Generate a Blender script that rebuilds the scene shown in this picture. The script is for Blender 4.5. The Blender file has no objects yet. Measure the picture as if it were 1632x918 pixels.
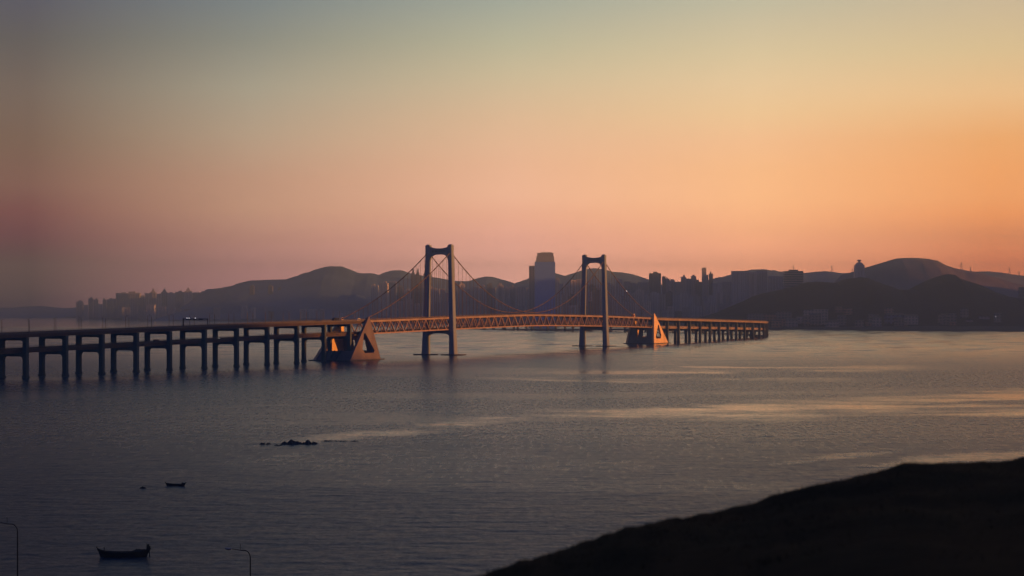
import bpy, bmesh, math, random
from mathutils import Vector, Matrix
R = math.radians
random.seed(11)
sc = bpy.context.scene
COL = sc.collection
F = 3222.0          # focal length in photograph pixels (1632 wide)
HC = 52.5           # camera height above the sea
HY = 484.0          # horizon row

# ------------------------------------------------------------------ camera
cam = bpy.data.cameras.new('camera'); co = bpy.data.objects.new('camera', cam); COL.objects.link(co)
co.location = (0, 0, HC); co.rotation_euler = (R(90), 0, 0)
cam.sensor_width = 36.0; cam.lens = 36.0*F/1632.0
cam.shift_x = 0.0; cam.shift_y = -(459.0-HY)/1632.0
cam.shift_y = (HY-459.0)/1632.0
cam.clip_start = 0.3; cam.clip_end = 60000
cam.dof.use_dof = True; cam.dof.focus_distance = 1800; cam.dof.aperture_fstop = 1.5
sc.camera = co

# ------------------------------------------------------------------ light
SUN_AZ, SUN_EL = 104.0, 3.6      # azimuth clockwise from the view direction
SUN_E = 5.0
SKY_GAIN = 0.70
HAZE_D = 1.32e-4
sc.view_settings.view_transform = 'Standard'; sc.view_settings.look = 'None'
sc.view_settings.gamma = 1; sc.view_settings.exposure = 0.5; sc.view_settings.use_curve_mapping = False

def lin(c):
    return tuple((v/255/12.92 if v/255 <= .04045 else ((v/255+.055)/1.055)**2.4) for v in c)

w = bpy.data.worlds.new('World'); sc.world = w; w.use_nodes = True
nt = w.node_tree; N = nt.nodes; L = nt.links
bg = N['Background']
tc = N.new('ShaderNodeTexCoord'); sep = N.new('ShaderNodeSeparateXYZ'); L.new(tc.outputs['Generated'], sep.inputs[0])
def mth(nt, op, a, b=None, c=None, clamp=False):
    n = nt.nodes.new('ShaderNodeMath'); n.operation = op; n.use_clamp = clamp
    for i, v in enumerate((a, b, c)):
        if v is None: continue
        if isinstance(v, (int, float)): n.inputs[i].default_value = v
        else: nt.links.new(v, n.inputs[i])
    return n.outputs[0]
zc = mth(nt, 'MAXIMUM', sep.outputs['Z'], 0.0)
zz = mth(nt, 'SQRT', zc)
az = mth(nt, 'MULTIPLY', mth(nt, 'ARCTAN2', sep.outputs['X'], sep.outputs['Y']), 180/math.pi)
def zy(y): return math.sqrt(max(0, (HY-y)/F))
# columns of the evening sky: azimuth -> (sin elevation ** .5, sRGB)
#SKYTAB<
SKYTAB = {
 -13.4: [(0,(96,93,98),(0.746,0.83,1.08)), (78,(106,98,93),(0.839,0.897,0.992)), (157,(120,103,92),(1.007,1.009,1.05)), (235,(126,100,86),(1.064,1.012,0.997)), (300,(129,95,84),(1.239,1.068,1.062)), (340,(122,84,79),(1.268,0.803,0.955)), (380,(110,76,77),(1.125,0.466,0.835)), (420,(98,71,76),(0.532,0.172,0.539)), (470,(88,68,73),(0.438,0.19,0.401))],
 -7.3: [(0,(127,132,129),(0.936,1.033,1.145)), (70,(144,142,129),(1.038,1.084,1.114)), (144,(167,156,135),(1.172,1.207,1.221)), (215,(180,155,130),(1.289,1.306,1.306)), (288,(188,147,122),(1.456,1.397,1.372)), (335,(187,143,119),(1.685,1.617,1.554)), (383,(174,129,114),(2.081,1.883,1.849)), (430,(157,117,110),(3.577,2.901,3.068)), (470,(150,112,108),(4.313,3.582,3.523))],
 0: [(0,(166,168,151),(1.054,1.116,1.176)), (72,(188,180,151),(1.158,1.191,1.192)), (120,(204,185,151),(1.214,1.235,1.226)), (190,(221,184,148),(1.313,1.296,1.28)), (264,(232,181,146),(1.463,1.419,1.405)), (312,(235,179,146),(1.657,1.62,1.601)), (345,(230,170,141),(1.856,1.78,1.729)), (383,(218,160,138),(2.383,2.205,2.189)), (430,(204,150,132),(4.119,3.725,3.641)), (470,(198,144,128),(5.033,4.633,4.388))],
 6.8: [(0,(194,185,157),(1.094,1.155,1.203)), (46,(207,191,157),(1.156,1.174,1.193)), (91,(219,196,156),(1.206,1.22,1.214)), (137,(230,198,154),(1.265,1.267,1.262)), (183,(237,196,148),(1.316,1.316,1.285)), (228,(243,190,142),(1.39,1.362,1.341)), (274,(247,187,136),(1.505,1.464,1.397)), (320,(249,185,134),(1.704,1.661,1.559)), (366,(240,172,128),(2.113,2.001,1.825)), (410,(225,156,122),(3.308,2.972,2.671)), (470,(210,142,112),(7.305,6.128,4.924))],
 13.4: [(0,(204,183,149),(1.104,1.136,1.208)), (91,(221,190,144),(1.178,1.215,1.216)), (160,(234,186,134),(1.281,1.305,1.302)), (228,(236,169,111),(1.369,1.331,1.209)), (274,(238,164,106),(1.496,1.421,1.241)), (320,(234,157,102),(1.71,1.618,1.356)), (345,(227,148,98),(1.929,1.743,1.326)), (380,(209,133,95),(2.204,1.899,1.42)), (415,(195,120,89),(3.584,2.741,1.756)), (470,(178,104,78),(6.286,4.538,2.516))],
}   # azimuth: (row, evening colour, strength above the haze)
#SKYTAB>
up = lambda a, b, c, d: [(math.sqrt(.19), a), (math.sqrt(.3), b), (math.sqrt(.55), c), (1, d)]
def tab(a):      # colours already linear, marked by a third field
    return [(zy(y), c, m) for y, c, m in reversed(SKYTAB[a])]
cols = [
 (-180, [(0,(52,64,104)),(.18,(56,70,116)),(.35,(54,72,120))]+up((48,64,100),(44,60,98),(42,58,96),(44,60,112))),
 (-60,  [(0,(62,52,66)),(.18,(74,58,68)),(.35,(82,74,82))]+up((42,46,58),(38,46,62),(36,46,74),(44,60,112))),
 (-13.4, tab(-13.4)+up((60,62,68),(42,48,60),(38,46,70),(44,60,112))),
 (-7.3, tab(-7.3)+up((82,92,102),(56,66,84),(46,60,100),(44,60,112))),
 (0, tab(0)+up((112,122,138),(72,84,110),(46,60,92),(44,60,112))),
 (6.8, tab(6.8)+up((122,124,128),(74,82,102),(48,60,92),(44,60,112))),
 (13.4, tab(13.4)+up((128,122,124),(76,80,100),(48,60,92),(44,60,112))),
 (98,   [(0,(235,112,60)),(.18,(235,130,72)),(.35,(205,140,95))]+up((140,116,104),(84,78,94),(50,60,104),(44,60,112))),
 (180,  [(0,(52,64,104)),(.18,(56,70,116)),(.35,(54,72,120))]+up((48,64,100),(44,60,98),(42,58,96),(44,60,112))),
]
def gained(pc):
    k = lin(pc[1])
    return tuple(v*g for v, g in zip(k, pc[2])) if len(pc) > 2 else k
prev = None; pa = None
for a, st in cols:
    r = N.new('ShaderNodeValToRGB'); e = r.color_ramp.elements; r.color_ramp.interpolation = 'LINEAR'
    while len(e) > 1: e.remove(e[0])
    e[0].position = st[0][0]; e[0].color = (*gained(st[0]), 1)
    for pc in st[1:]:
        q = e.new(pc[0]); q.color = (*gained(pc), 1)
    L.new(zz, r.inputs[0])
    if prev is None: prev = r.outputs[0]
    else:
        mr = N.new('ShaderNodeMapRange'); mr.inputs[1].default_value = pa; mr.inputs[2].default_value = a
        L.new(az, mr.inputs[0])
        mx = N.new('ShaderNodeMix'); mx.data_type = 'RGBA'
        L.new(mr.outputs[0], mx.inputs[0]); L.new(prev, mx.inputs[6]); L.new(r.outputs[0], mx.inputs[7])
        prev = mx.outputs[2]
    pa = a
sky = N.new('ShaderNodeTexSky'); sky.sky_type = 'NISHITA'; sky.sun_disc = False
sky.sun_elevation = R(SUN_EL); sky.sun_rotation = R(SUN_AZ); sky.dust_density = 3; sky.air_density = 1.2
sm = N.new('ShaderNodeMix'); sm.data_type = 'RGBA'; sm.blend_type = 'ADD'; sm.inputs[0].default_value = 0.012
L.new(prev, sm.inputs[6]); L.new(sky.outputs[0], sm.inputs[7])
L.new(sm.outputs[2], bg.inputs[0]); bg.inputs[1].default_value = SKY_GAIN

sl = bpy.data.lights.new('sun', 'SUN'); sl.energy = SUN_E; sl.angle = R(0.5); sl.color = (1.0, 0.33, 0.055)
so = bpy.data.objects.new('sun', sl); COL.objects.link(so)
sd = Vector((math.sin(R(SUN_AZ))*math.cos(R(SUN_EL)), math.cos(R(SUN_AZ))*math.cos(R(SUN_EL)), math.sin(R(SUN_EL))))
so.rotation_euler = sd.to_track_quat('Z', 'Y').to_euler(); so.location = (300, 0, 400)

# ------------------------------------------------------------------ helpers
def mat(name, col, rough=.8, var=.25, scale=.1, metal=0, stretch=(1,1,1), bump=0, col2=None):
    m = bpy.data.materials.new(name); m.use_nodes = True; nt = m.node_tree; n = nt.nodes; l = nt.links
    b = n['Principled BSDF']; b.inputs['Roughness'].default_value = rough; b.inputs['Specular IOR Level'].default_value = .5 if rough < .8 else .12; b.inputs['Metallic'].default_value = metal
    t = n.new('ShaderNodeTexCoord'); mp = n.new('ShaderNodeMapping'); mp.inputs['Scale'].default_value = stretch
    l.new(t.outputs['Object'], mp.inputs[0])
    no = n.new('ShaderNodeTexNoise'); no.inputs['Scale'].default_value = scale; no.inputs['Detail'].default_value = 6
    l.new(mp.outputs[0], no.inputs[0])
    r = n.new('ShaderNodeValToRGB'); e = r.color_ramp.elements
    e[0].position = .3; e[1].position = .7
    c2 = col2 if col2 else tuple(min(1, c*(1+var)) for c in col)
    e[0].color = (*[c*(1-var) for c in col], 1); e[1].color = (*c2, 1)
    l.new(no.outputs[0], r.inputs[0]); l.new(r.outputs[0], b.inputs['Base Color'])
    if bump:
        bp = n.new('ShaderNodeBump'); bp.inputs['Distance'].default_value = bump
        l.new(no.outputs[0], bp.inputs['Height']); l.new(bp.outputs[0], b.inputs['Normal'])
    return m
def emis(name, col, s):
    m = bpy.data.materials.new(name); m.use_nodes = True
    b = m.node_tree.nodes['Principled BSDF']; b.inputs['Base Color'].default_value = (*col, 1)
    b.inputs['Emission Color'].default_value = (*col, 1); b.inputs['Emission Strength'].default_value = s
    return m
M = {}
M['concrete'] = mat('shaded_concrete', (.17,.185,.21), .85, .3, .12, stretch=(1,1,.25), bump=.05)  # shade of the end wall put into a darker concrete tone
M['pier'] = mat('pier_concrete', (.075,.10,.10), .85, .3, .15, stretch=(1,1,.2), bump=.05)
M['anchor_dim'] = mat('dimmed_anchorage_concrete', (.17,.15,.165), .85, .22, .09, stretch=(1,1,.3), bump=.06)  # darker copy: weaker evening light on the nearer anchorage put into colour
M['anchor'] = mat('sunlit_anchorage_concrete', (.78,.58,.36), .85, .22, .09, stretch=(1,1,.3), bump=.06)  # ochre of the low sun put into the base colour
M['tower'] = mat('painted_tower_concrete', (.20,.27,.40), .7, .15, .06, stretch=(1,1,.3))
M['wet'] = mat('wet_concrete', (.06,.065,.06), .5, .3, .3)
M['steel'] = mat('painted_steel', (.36,.27,.25), .5, .15, .2)
M['girder_dim'] = mat('shaded_girder_side', (.07,.055,.05), .7, .35, .08, stretch=(1,1,.6))  # darker copy of the girder tone, shade put into the colour
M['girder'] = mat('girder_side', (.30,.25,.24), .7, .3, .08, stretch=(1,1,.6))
M['dark'] = mat('dark_steel', (.05,.05,.055), .6, .2, .3)
M['asphalt'] = mat('asphalt', (.05,.05,.052), .9, .15, .5)
M['cable'] = mat('cable_paint', (.13,.10,.10), .6, .1, .3)
M['black'] = mat('tarred_black', (.015,.016,.016), .7, .3, 1.5)
M['lampmetal'] = mat('lamp_metal', (.03,.032,.034), .5, .1, 2)
M['lamphead'] = mat('lamp_head_grey', (.35,.36,.42), .4, .1, 2)
M['glow'] = emis('lamp_white', (.95,.95,1), .8)
M['headlight'] = emis('headlight_white', (1,.93,.85), 1.2)
M['carwhite'] = mat('car_white', (.7,.7,.7), .3, .03, 1)
M['cardark'] = mat('car_dark', (.03,.035,.045), .3, .1, 1)
M['carred'] = mat('car_red', (.35,.05,.03), .3, .05, 1)
M['glass'] = mat('car_glass', (.02,.02,.025), .08, .1, 1)
M['tyre'] = mat('tyre_rubber', (.02,.02,.02), .9, .1, 1)
M['rail'] = mat('railing_steel', (.10,.10,.105), .6, .15, .3)
M['lettering'] = mat('dark_lettering', (.03,.045,.07), .6, .05, 1)

class MB:
    def __init__(s): s.v = []; s.f = []
    def poly(s, pts, faces):
        o = len(s.v); s.v += [tuple(p) for p in pts]; s.f += [tuple(i+o for i in f) for f in faces]
    def hexa(s, p):   # 8 points: bottom 0-3 ccw, top 4-7
        s.poly(p, [(3,2,1,0),(4,5,6,7),(0,1,5,4),(1,2,6,5),(2,3,7,6),(3,0,4,7)])
    def box(s, c, sz, rot=0):
        cx, cy, cz = c; a, b, h = sz[0]/2, sz[1]/2, sz[2]/2; ca, sa = math.cos(rot), math.sin(rot)
        P = []
        for dz in (-h, h):
            for dx, dy in ((-a,-b),(a,-b),(a,b),(-a,b)):
                P.append((cx+dx*ca-dy*sa, cy+dx*sa+dy*ca, cz+dz))
        s.hexa(P)
    def beam(s, p, q, wd, ht, upv=(0,0,1)):
        p = Vector(p); q = Vector(q); d = (q-p).normalized(); u = Vector(upv)
        if abs(d.dot(u)) > .98: u = Vector((1,0,0))
        r = d.cross(u).normalized(); u = r.cross(d).normalized()
        P = []
        for b in (p, q):
            for i, j in ((-1,-1),(1,-1),(1,1),(-1,1)):
                P.append(b + r*(i*wd/2) + u*(j*ht/2))
        s.poly(P, [(3,2,1,0),(4,5,6,7),(0,1,5,4),(1,2,6,5),(2,3,7,6),(3,0,4,7)])
    def tube(s, pts, rad, n=8, cap=True):
        rs = rad if isinstance(rad, (list, tuple)) else [rad]*len(pts)
        o = len(s.v); pts = [Vector(p) for p in pts]
        for i, p in enumerate(pts):
            d = (pts[min(i+1, len(pts)-1)]-pts[max(i-1, 0)]).normalized()
            u = Vector((0,0,1)) if abs(d.z) < .95 else Vector((1,0,0))
            r = d.cross(u).normalized(); u = r.cross(d)
            for k in range(n):
                a = 2*math.pi*k/n
                s.v.append(tuple(p + r*(rs[i]*math.cos(a)) + u*(rs[i]*math.sin(a))))
        for i in range(len(pts)-1):
            for k in range(n):
                a = o+i*n+k; b = o+i*n+(k+1) % n
                s.f.append((a, b, b+n, a+n))
        if cap:
            s.f.append(tuple(o+k for k in range(n))[::-1]); s.f.append(tuple(o+(len(pts)-1)*n+k for k in range(n)))
    def sweep(s, rings, cap=True):   # rings: list of closed rings with equal counts
        o = len(s.v); n = len(rings[0])
        for r in rings: s.v += [tuple(p) for p in r]
        for i in range(len(rings)-1):
            for k in range(n):
                a = o+i*n+k; b = o+i*n+(k+1) % n
                s.f.append((a, b, b+n, a+n))
        if cap:
            s.f.append(tuple(o+k for k in range(n))[::-1]); s.f.append(tuple(o+(len(rings)-1)*n+k for k in range(n)))
    def build(s, name, m, parent=None, smooth=False):
        me = bpy.data.meshes.new(name); me.from_pydata(s.v, [], s.f); me.validate()
        bm = bmesh.new(); bm.from_mesh(me); bmesh.ops.recalc_face_normals(bm, faces=bm.faces[:]); bm.to_mesh(me); bm.free()
        if smooth:
            for p in me.polygons: p.use_smooth = True
        me.materials.append(m)
        o = bpy.data.objects.new(name, me); COL.objects.link(o)
        if parent is not None:
            o.parent = parent
            o.matrix_parent_inverse = Matrix.Identity(4)
            if parent.type == 'EMPTY' or True:
                wl = world_loc(parent)
                me.transform(Matrix.Translation(-wl))
        return o
def world_loc(o):
    l = Vector(o.location)
    while o.parent: o = o.parent; l += Vector(o.location)
    return l
def empty(name, loc, label, cat, group=None, rz=0):
    o = bpy.data.objects.new(name, None); COL.objects.link(o); o.location = loc; o.rotation_euler = (0,0,rz)
    o.empty_display_size = 1
    tag(o, label, cat, group); return o
def tag(o, label=None, cat=None, group=None, kind=None):
    if label: o['label'] = label
    if cat: o['category'] = cat
    if group: o['group'] = group
    if kind: o['kind'] = kind
    return o
def rebase(o, loc):    # move a single-mesh thing's origin to its base
    o.data.transform(Matrix.Translation(-Vector(loc))); o.location = loc; return o
def copy_tree(o, parent=None):
    c = o.copy(); COL.objects.link(c); c.parent = parent
    if parent is not None: c.matrix_parent_inverse = Matrix.Identity(4)
    for ch in list(o.children): copy_tree(ch, c)
    return c
def px(x, y, D): return Vector(((x-816)/F*D, D, HC+(HY-y)/F*D))
def interp(tab, x):
    if x <= tab[0][0]: return tab[0][1]
    for (a, b), (c, d) in zip(tab, tab[1:]):
        if x <= c: return b+(d-b)*(x-a)/(c-a)
    return tab[-1][1]
import mathutils.noise as mn
def fbm(x, y, z=0, o=5): return mn.fractal(Vector((x, y, z)), 1.0, 2.0, o)

# ------------------------------------------------------------------ sea
def make_water():
    m = bpy.data.materials.new('sea_water'); m.use_nodes = True; nt = m.node_tree; n = nt.nodes; l = nt.links
    b = n['Principled BSDF']; b.inputs['Base Color'].default_value = (.020,.038,.055,1); b.inputs['IOR'].default_value = 1.33
    t = n.new('ShaderNodeTexCoord')
    def noise(scale, stretch, detail=4, rough=.55, dist=0, rot=0):
        mp = n.new('ShaderNodeMapping'); mp.inputs['Scale'].default_value = stretch; mp.inputs['Rotation'].default_value = (0,0,R(rot))
        l.new(t.outputs['Object'], mp.inputs[0])
        no = n.new('ShaderNodeTexNoise'); no.inputs['Scale'].default_value = scale; no.inputs['Detail'].default_value = detail
        no.inputs['Roughness'].default_value = rough; no.inputs['Distortion'].default_value = dist
        l.new(mp.outputs[0], no.inputs[0]); return no.outputs[0]
    # calm slicks: long wandering bands where the wind ripples die down
    s1 = noise(.0019, (.55,1.0,1), 8, .6, 1.4, 14)
    s2 = noise(.006, (.35,1.2,1), 7, .62, 1.0, -5)
    sl = mth(nt, 'MULTIPLY_ADD', s2, .5, mth(nt, 'MULTIPLY', s1, .75))
    mr = n.new('ShaderNodeMapRange'); mr.interpolation_type = 'SMOOTHSTEP'
    mr.inputs[1].default_value = .64; mr.inputs[2].default_value = .80; l.new(sl, mr.inputs[0])
    calm = mth(nt, 'MULTIPLY', mr.outputs[0], .3)
    sp = n.new('ShaderNodeSeparateXYZ'); l.new(t.outputs['Object'], sp.inputs[0]); SX, SY = sp.outputs['X'], sp.outputs['Y']
    wide = noise(.0045, (1,1,1), 6, .65, .8, 20); frag = noise(.012, (.35,1,1), 6, .7, .6, 3)
    def ss(v, a, b_):
        q = n.new('ShaderNodeMapRange'); q.interpolation_type = 'SMOOTHSTEP'; q.inputs[1].default_value = a; q.inputs[2].default_value = b_
        l.new(v, q.inputs[0]); return q.outputs[0]
    # current lines and slicks lying on the bay (ends given as columns and rows of the map seen from the hill)
    for x1, y1, x2, y2, th_, st_ in ((470,698,900,664,8,.8),(850,665,1330,650,10,1),(1250,650,1760,655,9,.9),(740,601,1060,606,4,.8),(840,592,1500,588,6,.9),(1230,641,1800,622,8,.9),
         (1230,734,1450,716,5,.5),(230,756,500,722,7,.35),(540,752,770,733,5,.3),(735,567,1060,546,4,.7),(1380,748,1760,712,8,.6),(700,830,1010,826,6,.25),(1090,604,1400,606,3,.4)):
        Y1 = HC*F/(y1-HY); Y2 = HC*F/(y2-HY); X1 = (x1-816)/F*Y1; X2 = (x2-816)/F*Y2
        k_ = (Y2-Y1)/(X2-X1); Ym = (Y1+Y2)/2; wd_ = th_*Ym*Ym/(HC*F)
        d_ = mth(nt, 'SUBTRACT', SY, mth(nt, 'MULTIPLY_ADD', SX, k_, Y1-k_*X1))
        d_ = mth(nt, 'ADD', d_, mth(nt, 'MULTIPLY', mth(nt, 'SUBTRACT', wide, .5), wd_*5.5))
        m_ = mth(nt, 'SUBTRACT', 1.0, ss(mth(nt, 'ABSOLUTE', d_), wd_*.35, wd_*1.15))
        e_ = (X2-X1)*.16
        m_ = mth(nt, 'MULTIPLY', m_, mth(nt, 'MULTIPLY', ss(SX, X1-e_, X1+e_*1.6), mth(nt, 'SUBTRACT', 1.0, ss(SX, X2-e_*1.6, X2+e_))))
        m_ = mth(nt, 'MULTIPLY', m_, mth(nt, 'MULTIPLY', ss(frag, .36, .60), st_))
        calm = mth(nt, 'MAXIMUM', calm, m_)
    calm = mth(nt, 'MAXIMUM', calm, mth(nt, 'MULTIPLY', ss(SY, 1450, 2500), mth(nt, 'MULTIPLY_ADD', frag, .5, .60)), clamp=True)
    r1 = noise(.5, (.7,.55,1), 4, .6, .2, 4)
    r2 = noise(.15, (.7,.6,1), 4, .6, .3, -8)
    r3 = noise(.02, (.6,1.0,1), 3, .6, .2, 10)
    r5 = noise(1.0, (.5,.085,1), 3, .6, .3, 1); r6 = noise(1.0, (1.1,.45,1), 3, .6, .3, -2)
    hgt = mth(nt, 'MULTIPLY_ADD', r3, 3.5, mth(nt, 'MULTIPLY_ADD', r2, 2.2, mth(nt, 'MULTIPLY', r1, .9)))
    bp = n.new('ShaderNodeBump'); bp.inputs['Distance'].default_value = 1.0
    att = mth(nt, 'SUBTRACT', mth(nt, 'MULTIPLY_ADD', ss(SY, 500, 1300), -.45, 1.0), mth(nt, 'MULTIPLY', ss(SY, 1300, 3000), .5))
    l.new(mth(nt, 'MULTIPLY', att, mth(nt, 'MULTIPLY_ADD', calm, -.21, .26)), bp.inputs['Strength'])
    l.new(hgt, bp.inputs['Height']); l.new(bp.outputs[0], b.inputs['Normal'])
    l.new(mth(nt, 'ADD', mth(nt, 'ADD', mth(nt, 'MULTIPLY', mth(nt, 'SUBTRACT', r5, .5), .16), mth(nt, 'MULTIPLY', mth(nt, 'SUBTRACT', r6, .5), mth(nt, 'MULTIPLY_ADD', ss(SY, 500, 1100), -.14, .16))), mth(nt, 'ADD', mth(nt, 'MULTIPLY_ADD', calm, -.17, .27), mth(nt, 'MULTIPLY_ADD', ss(SY, 380, 900), -.10, .10))), b.inputs['Roughness'])
    return m
import numpy as np
def make_sea():
    """one sheet; beyond the bridge it carries real low waves (seen so flat that only their near sides show)"""
    rg = np.random.default_rng(4)
    ys = np.concatenate([[-700, 0, 300], np.arange(360, 1000, .85), np.arange(1000, 1700, 1.5), np.arange(1700, 4700, 2.6), [4800, 7000, 12000]])
    an = np.linspace(-.40, .40, 250)
    X = an[None, :]*np.maximum(ys, 355)[:, None]; Y = np.repeat(ys[:, None], len(an), 1)
    X = np.concatenate([np.full((len(ys),1), -9000.), X, np.full((len(ys),1), 9000.)], 1); Y = np.concatenate([Y[:, :1], Y, Y[:, :1]], 1)
    Z = np.zeros_like(X)
    for lam, sl_ in ((11,.018),(13.5,.02),(17,.022),(21,.021),(27,.02),(36,.016),(52,.012)):
        for _ in range(2):
            th = rg.normal(0, .35); k = 2*np.pi/lam
            Z += sl_/k*np.sin(k*(X*np.sin(th)*.5+Y*np.cos(th))+rg.uniform(0, 6.28))
    f = np.clip((Y-1450)/900, 0, 1)*np.clip((4650-Y)/200, 0, 1)*np.clip((.39-np.abs(X)/np.maximum(Y, 1))/.03, 0, 1)
    Z *= f
    Zn = np.zeros_like(X)
    for lam, sl_ in ((3.2,.020),(4.1,.026),(5.3,.030),(6.7,.030),(8.5,.026),(11,.020),(15,.014)):
        for _ in range(4):
            th = rg.normal(0, .62); k = 2*np.pi/lam
            g_ = np.clip((lam*260-Y)/(lam*60), 0, 1) if lam < 6 else 1.0
            ph = k*(X*np.sin(th)+Y*np.cos(th))+rg.uniform(0, 6.28)
            en = .55+.45*np.sin(2*np.pi*(X/rg.uniform(50,90)+Y/rg.uniform(60,120))+rg.uniform(0,6))*np.sin(2*np.pi*(X/rg.uniform(30,60)-Y/rg.uniform(50,80)))
            Zn += .55*g_*en*sl_/k*np.sin(ph)
    Z += Zn*np.clip((Y-365)/20, 0, 1)*np.clip((2100-Y)/700, 0, 1)*np.clip((.39-np.abs(X)/np.maximum(Y, 1))/.03, 0, 1)
    nr, nc = X.shape
    me = bpy.data.meshes.new('sea'); me.vertices.add(nr*nc); me.vertices.foreach_set('co', np.stack([X, Y, Z], -1).astype(np.float32).ravel())
    a = (np.arange(nr-1)[:, None]*nc+np.arange(nc-1)[None, :]).ravel(); q = np.stack([a, a+1, a+nc+1, a+nc], 1).astype(np.int32)
    me.loops.add(q.size); me.loops.foreach_set('vertex_index', q.ravel()); me.polygons.add(len(q))
    me.polygons.foreach_set('loop_start', np.arange(0, q.size, 4, dtype=np.int32)); me.polygons.foreach_set('loop_total', np.full(len(q), 4, np.int32))
    me.polygons.foreach_set('use_smooth', np.ones(len(q), bool)); me.update(calc_edges=True)
    me.materials.append(make_water()); o = bpy.data.objects.new('sea', me); COL.objects.link(o); return tag(o, kind='structure')
make_sea()

# ------------------------------------------------------------------ bridge alignment
ctrl = [(-620,800),(-523,1020),(-416,1252),(-337,1428),(-262,1600),(-188,1771),(-62.6,2057),(24.9,2267.5),(112.3,2478),(222,2743),(284,2895),(341,3045),(394,3190),(424,3340),(428,3470),(402,3590),(345,3690),(265,3775),(170,3860),(85,3955),(10,4070),(-50,4200),(-100,4340)]
dense = []
for i in range(len(ctrl)-1):
    P = [Vector((*ctrl[max(0, min(len(ctrl)-1, i+k))], 0)) for k in (-1,0,1,2)]
    for j in range(60):
        t = j/60
        dense.append(.5*((2*P[1])+(-P[0]+P[2])*t+(2*P[0]-5*P[1]+4*P[2]-P[3])*t*t+(-P[0]+3*P[1]-3*P[2]+P[3])*t**3))
dense.append(Vector((*ctrl[-1], 0)))
acc = [0]
for a, b in zip(dense, dense[1:]): acc.append(acc[-1]+(b-a).length)
i0 = min(range(len(dense)), key=lambda i: (dense[i]-Vector((-62.6,2057,0))).length)
acc = [a-acc[i0] for a in acc]
iM = min(range(len(dense)), key=lambda i: (dense[i]-Vector((112.3,2478,0))).length)
SP = acc[iM]          # main span
SMIN, SMAX = acc[0], acc[-1]
import bisect
def fr(s):
    s = max(SMIN, min(SMAX-.01, s)); i = max(0, bisect.bisect_right(acc, s)-1)
    i = min(i, len(dense)-2); t = (s-acc[i])/(acc[i+1]-acc[i])
    p = dense[i].lerp(dense[i+1], t)
    a = dense[max(0, i-8)]; b = dense[min(len(dense)-1, i+9)]
    d = (b-a).normalized(); nrm = Vector((d.y, -d.x, 0))
    return p-nrm*12.3, d, nrm
zt_tab = [(-1400,24),(-694,32.3),(-310,36.7),(-168,37.6),(0,39.6),(SP/2,41.3),(SP,38.4),(SP+172,35.0),(SP+260,33.6),(SP+400,31.5),(SP+760,25.8),(SP+1000,22),(SP+1800,13),(SP+2200,8)]
def ztop(s):          # smoothed profile of the upper deck parapet top
    return sum(interp(zt_tab, s+d)*wt for d, wt in ((-60,1),(-30,2),(0,3),(30,2),(60,1)))/9
def W(s, lat, z):
    c, d, n_ = fr(s); return Vector((c.x+n_.x*lat, c.y+n_.y*lat, z))
def prism(mb, s0, s1, lat0, lat1, z0, z1, step=20, rel=True):
    n_ = max(1, int(abs(s1-s0)/step)); rings = []
    for i in range(n_+1):
        s = s0+(s1-s0)*i/n_; b = ztop(s) if rel else 0
        rings.append([W(s,lat0,b+z0), W(s,lat1,b+z0), W(s,lat1,b+z1), W(s,lat0,b+z1)])
    mb.sweep(rings)

# ------------------------------------------------------------------ suspension bridge
base = fr(SP/2)[0]
bridge = empty('suspension_bridge', (base.x, base.y, 0), 'double-decked suspension bridge with two blue-grey portal towers standing in the bay', 'bridge')
SA0, SA1 = -176, SP+178           # truss ends inside the anchorages
def truss_side(lat):
    mb = MB(); half = SP/48.0; s = -18*half; k = -18
    zt, zb = -2.0, -13.2
    prism(mb, SA0, SA1, lat-.45, lat+.45, zb-.6, zb+.6)
    prism(mb, SA0, SA1, lat-.45, lat+.45, zt-.5, zt+.5)
    k = -18
    while k*half < SA1:
        s = k*half
        if s > SA0:
            T = W(s, lat, ztop(s)+zt); B = W(s, lat, ztop(s)+zb)
            if k % 2 == 0: mb.beam(T, B, .8, .5)
            s2 = s+half
            if s2 < SA1:
                if k % 2 == 0: mb.beam(T, W(s2, lat, ztop(s2)+zb), 1.0, .8)
                else: mb.beam(B, W(s2, lat, ztop(s2)+zt), 1.0, .8)
            else: pass
        k += 1
    return mb
for lt in (11.6, -11.6):
    truss_side(lt).build('truss_side', M['steel'], bridge)
def deck_part(name, s0, s1, half, z0, z1, m, parent, step=20, lat=None):
    mb = MB(); a, b = (-half, half) if lat is None else lat
    prism(mb, s0, s1, a, b, z0, z1, step); return mb.build(name, m, parent)
ud = deck_part('upper_deck', SA0, SA1, 12.2, -1.45, -1.0, M['asphalt'], bridge)
for sgn in (1, -1):
    mb = MB(); prism(mb, SA0, SA1, sgn*12.22, sgn*12.52, -2.2, -.55)
    s = SA0
    while s < SA1:       # bracket ends under the deck edge
        prism(mb, s, s+.5, sgn*11.7, sgn*12.5, -3.1, -2.25, 99); s += SP/48
    mb.build('edge_girder', M['girder'], ud)
ld = deck_part('lower_deck', SA0, SA1, 11.0, -12.6, -11.9, M['asphalt'], bridge)
mb = MB(); s = SA0+2
while s < SA1:           # floor beams and sway frames
    prism(mb, s, s+.5, -11, 11, -3.2, -2.1, 99); prism(mb, s, s+.5, -11, 11, -13.4, -12.65, 99); s += SP/48
mb.build('floor_beams', M['dark'], bridge)
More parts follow.
